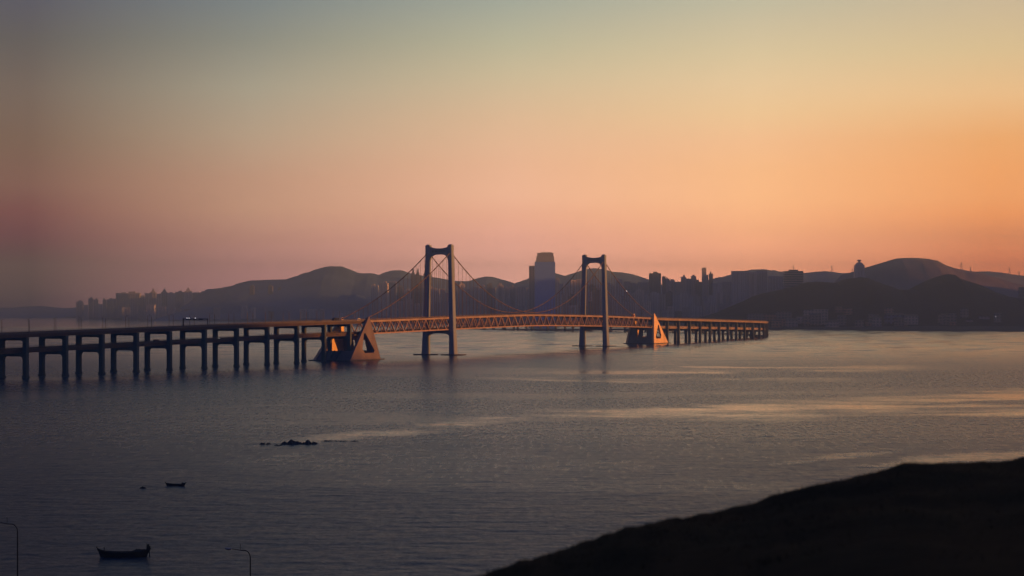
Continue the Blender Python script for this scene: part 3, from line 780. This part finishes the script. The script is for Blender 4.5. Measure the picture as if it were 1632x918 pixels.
def building(x0, x1, yt, D, m=None, label=None, group=None, roof='box', depth=None, rot=None, name='tower_block', cat='building', fins=True, base_z=3.0):
    xc = ((x0+x1)/2-816)/F*D; wd = (x1-x0)/F*D; zt = HC+(HY-yt)/F*D
    rot = rb.uniform(-.25, .25) if rot is None else rot
    dp = depth or max(12, min(30, wd*.6)); H = zt-base_z
    if m is None: m = rb.choice(BM)
    t = empty(name, (xc, D, base_z), label or 'hazy tower block', cat, group, rot)
    wd2 = wd*(1-.12*abs(rot))
    mb = MB(); mb.box((0,0,H/2-1), (wd2, dp, H+2))
    if fins and wd > 14:
        nf = max(2, int(wd2/rb.uniform(7, 12))); fw = wd2/nf
        for k in range(nf+1):
            if rb.random() < .85:
                mb.box((-wd2/2+fw*k+(fw*.16 if k == 0 else (-fw*.16 if k == nf else 0)), -dp/2-rb.uniform(.8,1.6), H/2-1), (fw*rb.uniform(.25,.38), 2.6, H-rb.uniform(2,6)))
    o = mb.build('wall', m); o.parent = t
    def ch(mb, nm, mm): q = mb.build(nm, mm); q.parent = t; return q
    if roof == 'box':
        mb = MB(); h_ = rb.uniform(3, 6); mb.box((rb.uniform(-.2,.2)*wd2, 0, H+h_/2+.02), (wd2*rb.uniform(.25,.5), dp*.5, h_)); ch(mb, 'rooftop_block', m)
        if rb.random() < .5:
            mb = MB(); mb.box((rb.uniform(-.35,.35)*wd2, -dp*.1, H+1.3), (max(3, wd2*.15), 4, 2.6)); ch(mb, 'rooftop_block', m)
    elif roof == 'spire':
        mb = MB(); w_ = min(wd2*.35, 9); mb.sweep([[(-w_,-5,H+.02),(w_,-5,H+.02),(w_,5,H+.02),(-w_,5,H+.02)],[(-w_*.6,-3,H+6),(w_*.6,-3,H+6),(w_*.6,3,H+6),(-w_*.6,3,H+6)],[(-.3,-.3,H+14),(.3,-.3,H+14),(.3,.3,H+14),(-.3,.3,H+14)]]); ch(mb, 'spire', m)
    elif roof == 'peak':
        mb = MB(); w_ = wd2*.5; q = dp*.5; mb.sweep([[(-w_,-q,H+.02),(w_,-q,H+.02),(w_,q,H+.02),(-w_,q,H+.02)],[(-w_*.55,-q*.5,H+8),(w_*.55,-q*.5,H+8),(w_*.55,q*.5,H+8),(-w_*.55,q*.5,H+8)],[(-.8,-.8,H+19),(.8,-.8,H+19),(.8,.8,H+19),(-.8,.8,H+19)]]); ch(mb, 'spire', m)
    elif roof == 'mast':
        mb = MB(); mb.box((0,0,H+2), (wd2*.5,dp*.5,4)); ch(mb, 'rooftop_block', m)
        mb = MB(); mb.tube([(0,0,H+4),(0,0,H+20)], [.9,.3], 6); mb.box((0,0,H+12), (5,.8,.8)); ch(mb, 'mast', M['dark'])
    return t
# ----- far left cluster
gl = 'far buildings at the left end of the shore'
LB = [(122,132.5,480.5,'box',1,'small block, leftmost building on the far shore'),(133,141,486,'flat',0,None),(141.5,149,475.5,'box',1,'stepped block with rooftop boxes right of the leftmost far building'),(149,157,477.5,'box',1,None),
 (157,164,484.5,'flat',0,None),(164,170,478,'box',1,None),(171,180,477,'box',1,None),(180,186,476,'flat',1,None),(186,205,468,'box',1,None),(205,224,468.5,'box',0,None),(224,231,471,'flat',1,None),
 (231,242,467,'flat',0,None),(239,249,465.5,'spire',1,'far block with a small pointed roof, left of its spired neighbour'),(249,257,468,'flat',0,None),(257,267,465.5,'spire',1,'far block with a small pointed roof, right of its spired neighbour'),(267,280,467,'box',0,None),(280,294,465.5,'box',1,None),
 (294,306,464,'spire',0,'far block with a low pointed roof at the foot of the long hill'),(306,322,466,'flat',1,None),(322,336,464,'flat',0,None)]
for x0, x1, y, rf, mi, lb in LB:
    if lb is None: lb = 'hazy grey apartment block in the row on the far left shore'
    building(x0, x1, y, 7000+rb.uniform(-150,150), BM[mi], lb, gl, rf, rot=rb.uniform(-.1,.1))
building(186,224,467,6900, BM[1], 'broad dark slab block, widest on the far left shore', gl, 'box', rot=0)
# lower rank in front on the left shore
x = 195
while x < 330:
    wv = rb.uniform(7, 13); building(x, x+wv, rb.uniform(484, 495), 6500+rb.uniform(-80,80), None, 'low hazy building at the water edge of the left shore', 'low buildings on the left shore', 'flat'); x += wv+rb.uniform(1,7)
# ----- slope blocks between left shore and tower
x = 340
while x < 600:
    wv = rb.uniform(7, 13)
    if rb.random() < .72:
        yt = rb.uniform(455, 476); building(x, x+wv*.7, yt, 6750+rb.uniform(-60,60), BM[3], 'faint tall block against the long hill behind the left viaduct', 'faint blocks below the long hill', rb.choice(['flat','box']))
    if rb.random() < .55:
        building(x, x+wv*.9, rb.uniform(486, 499), 6250, None, 'low faint building behind the left viaduct', 'low buildings behind the left viaduct', 'flat')
    x += wv+rb.uniform(1, 5)
# ----- centre left, behind the nearer tower
x = 592
while x < 840:
    wv = rb.uniform(7, 13)
    yt = rb.uniform(452, 468) if x > 690 else rb.uniform(446, 466)
    building(x, x+wv, yt, 6300+rb.uniform(-100,150), None, 'hazy high-rise in the city behind the nearer bridge tower', 'high-rises behind the nearer tower', rb.choice(['flat','box','box']))
    if rb.random() < .8:
        building(x+2, x+wv+1, rb.uniform(474, 490), 5700+rb.uniform(-100,100), None, 'lower hazy block in the front row behind the nearer tower', 'lower blocks behind the nearer tower', 'flat')
    x += wv+rb.uniform(-.5, 3)
building(655, 672.5, 439, 5900, BM[3], 'dark high-rise with twin pointed tops left of the nearer bridge tower', None, 'flat', rot=0)
for xx, yy, lb in ((658.5, 437.5, 'left one of the two pointed towers beside the nearer bridge tower'), (666, 437.5, 'right one of the two pointed towers beside the nearer bridge tower')):
    building(xx-2.6, xx+2.6, yy, 5880, BM[3], lb, None, 'peak', rot=0)
building(675, 688, 437, 5900, BM[3], 'dark high-rise with a pointed top directly behind the nearer bridge tower', None, 'peak', rot=0)
building(684, 689.5, 457, 5850, BM[2], 'slim pale tower catching orange light inside the nearer portal', None, 'flat', rot=.35)
building(776, 784, 453, 6100, BM[3], 'dark narrow block under the saddle of the far ridge', None, 'box')
# ----- the tallest building
def tall():
    D = 5600
    P = lambda x, y: px(x, y, D)
    c = P(868.5, 484); t = empty('skyscraper', (c.x, D, 3), 'tallest skyscraper, blue glass with a stepped grey crown', 'skyscraper')
    sc_ = D/F
    def seg(x0, x1, yb, yt, dp, m, nm):
        mb = MB(); z0 = HC+(HY-yb)*sc_-3 if yb else 0; z1 = HC+(HY-yt)*sc_-3
        mb.box((((x0+x1)/2-868.5)*sc_, 0, (z0+z1)/2), ((x1-x0)*sc_, dp, z1-z0)); q = mb.build(nm, m); q.parent = t; return q
    seg(852, 884.6, None, 417.5, 46, BLUE, 'shaft')
    seg(853.2, 883.4, 417.4, 416.4, 44, BM[1], 'ledge')
    seg(854.6, 883, 416.3, 408.5, 42, BM[1], 'crown')
    seg(856.2, 881.8, 408.4, 403.2, 38, BM[1], 'crown')
    seg(862, 880, 403.1, 402.2, 20, BM[1], 'rooftop_block')
tall()
building(843, 852.5, 423.5, 5650, BM[1], 'slab tower attached to the left of the blue skyscraper', None, 'flat', rot=0)
building(885.5, 891, 445, 5700, BM[2], 'slim block peeping out right of the blue skyscraper', None, 'box', rot=.2)
# ----- centre right
CR = [(891,899,452),(899,909,455),(909,918,446),(918,927,444.7),(927,938,452),(938,950,455),(950,960,456),(960,972,451),(972,981,455),(981,992,445.5),(994,1005,448.5),(1005,1018,451),(1018,1034,449.5)]
for a, b, y in CR: building(a, b, y, 6200+rb.uniform(-100,100), None, 'hazy high-rise in the row behind the farther bridge tower', 'high-rises behind the farther tower', rb.choice(['flat','box']))
x = 895
while x < 1160:
    wv = rb.uniform(8, 15)
    building(x, x+wv, rb.uniform(462, 474), 5600+rb.uniform(-100,100), None, 'hazy mid-height block in the city between farther tower and dark headland', 'mid-height blocks right of centre', rb.choice(['flat','box']))
    if rb.random() < .8: building(x+3, x+wv+2, rb.uniform(480, 496), 5150+rb.uniform(-80,80), None, 'low block on the waterfront behind the far truss and anchorage', 'waterfront blocks right of centre', 'flat')
    x += wv+rb.uniform(-1, 3)
building(1034.5, 1053, 435.5, 6000, BM[3], 'broad dark tower with a flat top right of the farther bridge tower', None, 'box', rot=0)
for a, b, y, rf, lb in ((1055.5,1060.5,440.3,'flat','narrow block just right of the broad dark flat-topped tower'),(1060.5,1067,444,'box',None),(1067,1075.5,446.8,'box',None),(1075.5,1085.5,449,'flat',None),
     (1085.5,1093,441,'box','squat pair block with rooftop box, left of the tallest slender towers'),(1093,1101.6,444,'flat',None),(1101.6,1109,440,'box','block with rooftop box second left of the slenderest tower'),(1109,1113.5,446,'flat',None),(1113,1119,449,'flat',None),
     (1119,1125.2,426.6,'flat','slenderest tall tower rising above the right skyline'),(1125,1128.4,438.2,'flat','thin annex on the right side of the slenderest tower'),(1129.8,1136,436,'box','shorter slender tower right of the slenderest one'),(1136,1150,451,'flat',None),(1150,1167,449,'flat',None)):
    building(a, b, y, 6100+rb.uniform(-50,50), None, lb or 'hazy high-rise on the right skyline before the dark headland', 'high-rises on the right skyline', rf, rot=rb.uniform(-.1,.1))
building(1166, 1193, 431.8, 5700, BM[0], 'wide slab block with a flat top left of the dark headland', None, 'flat', rot=0)
building(1193.5, 1205, 434, 5720, BM[2], 'pale narrow slab between two wide slab blocks', None, 'flat', rot=0)
building(1205.5, 1222, 431, 5750, BM[1], 'grey slab tower right of the pale narrow slab', None, 'flat', rot=0)
building(1224, 1247, 440, 5780, BM[0], 'lower pale block between grey slab tower and banded block', None, 'flat', rot=0)
building(1249.6, 1279, 432, 5700, BAND, 'wide block with horizontal bands and a roof mast', None, 'mast', rot=0)
building(1625, 1650, 457.5, 5000, BM[3], 'dark block at the right edge behind the headland slope', None, 'flat', rot=0)
# white waterfront rows under left part of headland
# ----- crown-topped tower on the ridge
def crown_tower():
    D = 5600; s_ = D/F; t = empty('crowned_tower', ((1369.5-816)*s_, D, 3), 'stepped pale tower with a flared bowl-shaped crown on the ridge', 'tower')
    def zy_(y): return HC+(HY-y)*s_-3
    def ring(w_, z, n_=16): return [(w_*math.cos(2*math.pi*k/n_), w_*math.sin(2*math.pi*k/n_), z) for k in range(n_)]
    mb = MB(); a = 7.6*s_
    sq = lambda h, z: [(-h,-h,z),(h,-h,z),(h,h,z),(-h,h,z)]
    mb.sweep([sq(a*1.08, 0), sq(a*1.05, zy_(440)), sq(a*.95, zy_(422))])
    for k in (-1,-.35,.35,1): mb.box((k*a*.78, -a*.98, zy_(430)/2), (2.2, 2.5, zy_(426)))
    q = mb.build('shaft', BM[0]); q.parent = t
    mb = MB(); mb.sweep([sq(a*.72, zy_(421.9)), sq(a*.66, zy_(419.6))]); mb.sweep([sq(a*.5, zy_(419.5)), sq(a*.42, zy_(418))]); q = mb.build('setback', BM[0]); q.parent = t
    mb = MB(); mb.sweep([ring(1.7*s_, zy_(417.9)), ring(1.5*s_, zy_(417.2)), ring(3.3*s_, zy_(415.2)), ring(3.4*s_, zy_(414.2)), ring(2.6*s_, zy_(413.8))]); q = mb.build('crown', BM[1]); q.parent = t
crown_tower()
# ----- pylons on the ridges
def pylon(x, yt, yb, D, label):
    b_ = px(x, yb+1.5, D); h_ = (yb+1.5-yt)/F*D; t = MB(); w_ = max(3.0, h_*.16)
    for sx in (-1, 1):
        for sy in (-1, 1): t.tube([(sx*w_, sy*w_, -3), (sx*.8, sy*.8, h_*.72), (0,0,h_)], [.55,.4,.3], 5)
    for z, ww in ((.62,w_*1.9),(.76,w_*1.5),(.9,w_*1.1)): t.beam((-ww,0,h_*z), (ww,0,h_*z), .7, .7)
    for k in range(4):
        z0 = h_*.15*k; f0 = w_*(1-.2*k); f1 = w_*(1-.2*(k+1))
        t.beam((-f0,-f0,z0), (f1,-f1,z0+h_*.15), .4, .4); t.beam((f0,-f0,z0), (-f1,-f1,z0+h_*.15), .4, .4)
    o = t.build('power_pylon', M['dark']); o.location = b_; tag(o, label, 'pylon', 'power pylons on the ridges')
pylon(1325.7, 422.5, 433, 8800, 'lattice pylon on the ridge left of the crowned tower')
pylon(1358.5, 428, 433.5, 8800, 'short pylon just left of the crowned tower')
pylon(1532, 417.5, 430.5, 9300, 'tall pylon on the right shoulder of the highest hill')
pylon(1546.5, 425.5, 432, 9300, 'short pylon right of the tall one on the hill shoulder')
pylon(1609, 426.5, 437.5, 9300, 'tall pylon near the right edge of the photo')
pylon(1624, 431.5, 440, 9300, 'pylon closest to the right edge of the photo')
# ----- low houses at the foot of the headland
M['houseW'] = bmat('pale_house_wall', (.34,.33,.36), (.19,.19,.21), 7, 6, .8)
M['houseG'] = bmat('grey_house_wall', (.22,.21,.23), (.11,.11,.13), 7, 6, .8)
M['houseR'] = bmat('brown_house_wall', (.30,.19,.16), (.14,.10,.10), 7, 6, .8)
M['houseB'] = bmat('blue_house_wall', (.08,.13,.32), (.04,.05,.1), 9, 8, .8)
def hz(y, x):   # rough ground height of the slope at the foot
    return 3
def house(x0, x1, yt, yb, D, m, label, group='low buildings under the dark headland', roof='flat'):
    s_ = D/F; wd = (x1-x0)*s_; z0 = HC+(HY-yb)*s_; z1 = HC+(HY-yt)*s_; xc = ((x0+x1)/2-816)*s_
    t = empty('low_building', (xc, D, z0), label, 'building', group, rb.uniform(-.15,.15)); H = z1-z0; dp = min(24, wd*.6)
    mb = MB(); mb.box((0,0,H/2-4), (wd, dp, H+8)); q = mb.build('wall', m); q.parent = t
    mb = MB()
    if roof == 'gable':
        r_ = min(4, wd*.15); mb.sweep([[(-wd/2-.5,-dp/2-.5,H+.02),(-wd/2-.5,dp/2+.5,H+.02),(-wd/2-.5,0,H+r_)],[(wd/2+.5,-dp/2-.5,H+.02),(wd/2+.5,dp/2+.5,H+.02),(wd/2+.5,0,H+r_)]])
    else: mb.box((0,0,H+.42), (wd+.8, dp+.8, .8))
    q = mb.build('roof', M['roofm']); q.parent = t
    return t
HD = 4330
house(1281,1296,494,514,HD,M['houseW'],'long pale block, left half of the pale pair under the headland')
house(1297,1319,493,514,HD,M['houseW'],'long pale block, right half of the pale pair under the headland')
house(1190,1222,500,511,HD+80,M['houseG'],'low grey hall behind the end of the far viaduct')
house(1236,1262,497,512,HD+60,M['houseG'],'grey block between the viaduct end and the pale pair')
house(1331,1343,489,505,HD+100,M['houseR'],'brown block right of the pale pair')
house(1345,1358,492,505,HD+80,M['houseR'],'second brown block right of the pale pair')
house(1370,1384,486.5,498,HD+150,M['houseG'],'grey house set higher on the headland slope')
house(1410,1424,491,502,HD+60,M['houseR'],'brown block above the blue shed')
house(1411,1439,502,510,4180,M['houseB'],'long blue shed on the waterfront', roof='gable')
house(1440,1462,504,511,4150,M['houseW'],'pale shed right of the long blue shed', roof='gable')
house(1531,1543,492,502,HD,M['houseG'],'lone grey block on the slope of the right hill')
house(1317,1336,513,519,4200,M['houseW'],'low pale shed by the water under the pale pair', roof='gable')
for k in range(26):
    x = rb.uniform(1195, 1620); wv = rb.uniform(8, 20); yb = rb.uniform(507, 520)
    house(x, x+wv, yb-rb.uniform(4, 9), yb, F*(HC-3.5)/(max(yb,517)-HY+4)+rb.uniform(0,120) if False else 4120+rb.uniform(0,230), rb.choice([M['houseG'],M['houseG'],M['houseR'],M['houseW']]), 'small dim house at the foot of the dark headland', 'small houses under the headland', rb.choice(['flat','gable']))
t = empty('shore_lamp', tuple(px(1587,509,4150)), 'lit white floodlight on the shore near the right edge', 'lamp')
mb = MB(); mb.tube([(0,0,-4),(0,0,5)], .35, 6); q = mb.build('post', M['dark']); q.parent = t
mb = MB(); mb.tube([(0,0,5.0),(0,0,6.2)], .9, 8); q = mb.build('lamp_head', M['glow']); q.parent = t

# ------------------------------------------------------------------ reef and boats
def rock(name, cx, cy, lx, ly, h_, seed, parts, label, cat, group=None):
    mb = MB(); nx, ny = 64, 20; o = 0
    for j in range(ny+1):
        for i in range(nx+1):
            u = -1+2*i/nx; v = -1+2*j/ny; X = u*lx/2; Y = v*ly/2
            e = 0
            for (pu, pw, ph) in parts: e = max(e, ph*max(0, 1-((u-pu)/pw)**2))
            z = h_*e*max(0, 1-v*v)*(1+.45*fbm(X*.6+seed, Y*.6))+.45*fbm(X*1.6+seed, Y*1.6, 2)*min(1, e*2)-.25
            mb.v.append((X, Y, z))
    for j in range(ny):
        for i in range(nx):
            a = j*(nx+1)+i; mb.f.append((a, a+1, a+nx+2, a+nx+1))
    ob = mb.build(name, M['black']); ob.location = (cx, cy, 0); return tag(ob, label, cat, group)
D = .2348*F; c = px(476, 708.5, D)
rock('rock_reef', c.x, D, 14.5, 9, 1.55, 4, [(-.38,.30,1.0),(-.68,.28,.62),(-.05,.3,.62),(.25,.3,.42),(.48,.22,.85),(.80,.18,.62)], 'larger dark rock reef breaking the surface left of centre', 'rock')
c = px(421, 709, D); rock('rock_reef', c.x, D*.997, 6.6, 5, .7, 9, [(-.1,.4,1.0),(.5,.45,.8)], 'low flat rock just left of the larger reef', 'rock')
c = px(448, 709, D); rock('rock_reef', c.x, D*.99, 5.2, 4, .42, 19, [(-.1,.8,1.0)], 'barely exposed rock between the larger reef and the low flat rock', 'rock')
c = px(536, 703, D); rock('rock_reef', c.x, D*1.02, 16, 5, .38, 29, [(-.6,.35,1.0),(0,.5,.8),(.7,.3,.6)], 'awash line of rocks trailing right from the larger reef', 'rock')
def boat(x0, x1, yb, label, flip=False, big=False):
    D = HC*F/(yb-HY); s_ = D/F; Ln = (x1-x0)*s_; xc = ((x0+x1)/2-816)*s_
    t = empty('wooden_boat', (xc, D, 0), label, 'boat', 'moored wooden boats', R(4 if big else -6))
    bw = Ln*.13; hh = Ln*.10; n_ = 28; rings = []
    def sheer(u): return hh*(1+.55*abs(u)**2.4+(.55 if u < -.8 else 0)*(abs(u)-.8)*2) if not flip else hh*(1+.55*abs(u)**2.2)
    for i in range(n_+1):
        u = -1+2*i/n_; wv = bw*max(.10, (1-abs(u)**2.6)); z = sheer(u)
        kx = u*Ln/2
        low = u*Ln/2*.86
        rings.append([(kx,-wv,z),(low,-wv*.75,-.25),(low,wv*.75,-.25),(kx,wv,z),(kx*.98,wv*.84,z-.02),(low,wv*.62,.14),(low,-wv*.62,.14),(kx*.98,-wv*.84,z-.02)])
    mb = MB(); mb.sweep(rings); h1 = mb.build('hull', M['black'], None, False); h1.parent = t
    mb = MB()
    for u in (-.5, -.1, .3): mb.box((u*Ln/2, 0, hh*.75), (Ln*.03, bw*1.5, .07))
    q = mb.build('thwart', M['black']); q.parent = t
    mb = MB()       # stem posts
    mb.beam((-Ln/2*.97,0,sheer(-1)*.7), (-Ln/2*1.02,0,sheer(-1)+.3), .14, .16); mb.beam((Ln/2*.97,0,sheer(1)*.7), (Ln/2*1.03,0,sheer(1)+.2), .14, .16)
    q = mb.build('stem_post', M['black']); q.parent = t
    if big:
        mb = MB(); rr = random.Random(2)
        for k in range(9):     # heaped nets and gear toward the right end
            mb.tube([(Ln*(.2+.027*k)-.3, rr.uniform(-.3,.3), hh*.9), (Ln*(.2+.027*k)+.4, rr.uniform(-.3,.3), hh*1.15+rr.uniform(.1,.5))], [rr.uniform(.35,.5), .2], 7)
        q = mb.build('net_heap', M['black']); q.parent = t
        mb = MB(); mb.beam((-Ln*.37,.1,hh), (-Ln*.37,.1,hh+1.0), .12, .12); q = mb.build('mooring_post', M['black']); q.parent = t
        mb = MB(); mb.box((Ln*.475,0,hh*1.7), (.75,.7,.9)); mb.box((Ln*.47,0,hh*1.7+.6), (.4,.4,.4)); mb.tube([(Ln*.48,0,hh*1.7),(Ln*.5,0,-.1)], .12, 6); q = mb.build('outboard_motor', M['black']); q.parent = t
        mb = MB(); mb.beam((Ln*.44,.1,hh*1.2), (Ln*.44,.1,hh*1.2+1.5), .09, .09); q = mb.build('pole', M['black']); q.parent = t
    else:
        mb = MB(); mb.beam((Ln*.3,0,hh*1.3), (Ln*.56,.1,hh*1.75), .12, .1); mb.tube([(Ln*.33,0,hh),(Ln*.36,0,hh*1.75)], [.3,.18], 7); q = mb.build('folded_gear', M['black']); q.parent = t
boat(155.5, 238.5, 888, 'larger dark wooden boat moored at lower left with nets and outboard', big=True)
boat(263.5, 296, 774.5, 'smaller dark wooden boat moored beyond the larger one', flip=True)
D = HC*F/(778.5-HY); c = px(227.5, 778, D); mb = MB()
mb.tube([(-.9,0,.02),(-.4,0,.16),(.4,0,.16),(1.0,0,.02)], [.12,.28,.28,.1], 8); mb.tube([(0,0,.2),(0,0,.62)], [.25,.12], 6)
o = mb.build('mooring_float', M['black']); o.location = (c.x, D, 0); tag(o, 'small low dark float left of the smaller boat', 'buoy')

# ------------------------------------------------------------------ near hillside
sil = [(-1500,1190),(0,1060),(400,990),(700,935),(760,918),(790,908),(840,891),(900,874),(950,858),(1000,840),(1050,827),(1100,818),(1150,808),(1200,802),(1240,790),(1290,775),(1340,762),(1390,753),(1440,741),(1500,736),(1560,732),(1600,730),(1632,726),(1800,712),(2400,700),(4000,690)]
def ridge_D(x): return interp([(-1500,18),(760,22),(1100,27),(1632,31),(4000,34)], x)
def hz_near(x, r):
    """ground height along the view column x (photo px) at distance r"""
    y = interp(sil, x); Dr = ridge_D(x); zr = HC-(y-HY)/F*Dr
    if r <= Dr:
        u = r/Dr; z = 50.85+(zr-50.85)*u-.35*math.sin(u*math.pi)*(1 if x > 600 else .6)
        return z
    return interp([(Dr,zr),(Dr+4,zr-.9),(60,40),(150,22),(234,15.3),(290,7),(335,-1.5),(520,-6)], r)
def near_hill():
    mb = MB(); xs_ = [-4200+i*60 for i in range(70)]+[i*9 for i in range(0, 215)]+[1940+i*60 for i in range(60)]
    rs = [-.0+1.2*(1.045**k-1)/.045*.9 for k in range(0, 60)]
    rs = [r for r in rs if r < 22]+[22+.5*k for k in range(26)]+[36,40,46,54,64,78,95,120,150,190,234,262,290,312,335,380,450,520]
    rs = sorted(set(rs))
    for x in xs_:
        th = (x-816)/F
        for r in rs:
            X = th*(r+3.0) ; z = hz_near(x, r)
            amp = .10 if r < 40 else .6
            z += amp*fbm(X*.55, r*.55, 1)*.6+.02*fbm(X*4, r*4, 5)
            mb.v.append((th*r, r-1.2*(1 if r < 1 else 0), z))
    n_ = len(rs)
    for i in range(len(xs_)-1):
        for k in range(n_-1):
            a = i*n_+k; mb.f.append((a, a+n_, a+n_+1, a+1))
    return mb
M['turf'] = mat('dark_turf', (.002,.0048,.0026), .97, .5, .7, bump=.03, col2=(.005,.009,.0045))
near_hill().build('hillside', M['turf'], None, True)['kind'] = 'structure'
def grass():
    mb = MB(); rr = random.Random(8)
    for k in range(9000):
        x = rr.uniform(700, 1700); Dr = ridge_D(x); r = Dr-abs(rr.gauss(0, 1))*6+rr.uniform(0, 1.5)
        if r < 5: continue
        th = (x-816)/F; X = th*r; z = hz_near(x, r)+.10*fbm(th*(r+3)*.55, r*.55, 1)*.6
        clump = max(0, fbm(X*1.3, r*1.3, 7))
        h_ = rr.uniform(.015,.035)+.03*clump; a = rr.uniform(0, 6.28); w_ = .006; lx_ = rr.gauss(0,.03); ly = rr.gauss(0,.03)
        mb.poly([(X-w_*math.cos(a), r-w_*math.sin(a), z-.03),(X+w_*math.cos(a), r+w_*math.sin(a), z-.03),(X+lx_, r+ly, z+h_)], [(0,1,2)])
    me = bpy.data.meshes.new('grass'); me.from_pydata(mb.v, [], mb.f); me.materials.append(M['turf'])
    o = bpy.data.objects.new('grass', me); COL.objects.link(o); tag(o, 'dark short grass on the near hill brow', 'grass', kind='stuff')
grass()

# ------------------------------------------------------------------ street lamps below the hill
def street_lamp(x, ytop, xh, D, label, ztilt=0):
    s_ = D/F; zt = HC-(ytop-HY)*s_; X = (x-816)*s_; zb = hz_near(x, D)-.6; arm = (x-xh)*s_
    t = empty('street_lamp', (X, D, zb), label, 'street lamp', 'street lamps along the coast road'); H = zt-zb
    mb = MB(); pts = [(0,0,0),(0,0,.8),(0,0,H-1.1)]; rad = [.14,.11,.075]
    for k in range(1, 9):
        a = k/8*math.pi/2; pts.append((-.75*(1-math.cos(a)), 0, H-1.1+1.0*math.sin(a))); rad.append(.065)
    pts.append((-1.25,0,H-.08)); rad.append(.055)
    mb.tube(pts, rad, 8); q = mb.build('pole', M['lampmetal'], None, True); q.parent = t
    mb = MB(); mb.tube([(-1.2,0,H-.08),(-arm+.8,0,H+.1)], [.05,.04], 8); q = mb.build('arm', M['lampmetal']); q.parent = t
    mb = MB(); rings = []
    for k in range(9):
        u = k/8; wv = .17*math.sin(math.pi*min(1,(u*.85+.12)))+.02; xx = -arm+.85*(1-u)-.1
        rings.append([(xx,-wv,H+.12),(xx,-wv*.7,H+.12+.10),(xx,wv*.7,H+.12+.10),(xx,wv,H+.12),(xx,wv*.6,H+.12-.20*math.sin(math.pi*min(1,u*.8+.15))),(xx,-wv*.6,H+.12-.20*math.sin(math.pi*min(1,u*.8+.15)))])
    mb.sweep(rings); q = mb.build('lamp_head', M['lamphead'], None, True); q.parent = t
    mb = MB(); mb.tube([(-1.3,0,H),(-1.3,0,H+.75)], .025, 5); q = mb.build('bird_spike', M['lampmetal']); q.parent = t
street_lamp(399, 876, 360, 262, 'street lamp with its curved arm and head in view at the bottom')
street_lamp(28, 834, -12, 250, 'street lamp at the lower left corner, its head outside the frame')

# ------------------------------------------------------------------ haze
hm = bpy.data.materials.new('haze_air'); hm.use_nodes = True; hn = hm.node_tree; hn.nodes.clear()
ho = hn.nodes.new('ShaderNodeOutputMaterial'); hv = hn.nodes.new('ShaderNodeVolumePrincipled')
hv.inputs['Color'].default_value = (.38,.68,1.0,1); hv.inputs['Density'].default_value = HAZE_D; hv.inputs['Anisotropy'].default_value = .1
hn.links.new(hv.outputs[0], ho.inputs['Volume'])
mb = MB(); mb.hexa([(-9100,-760,-7.5),(9100,-760,-7.5),(9100,12100,-7.5),(-9100,12100,-7.5),(-9100,-760,285),(9100,-760,285),(9100,12100,285),(-9100,12100,285)])
tag(mb.build('haze', hm), kind='stuff')
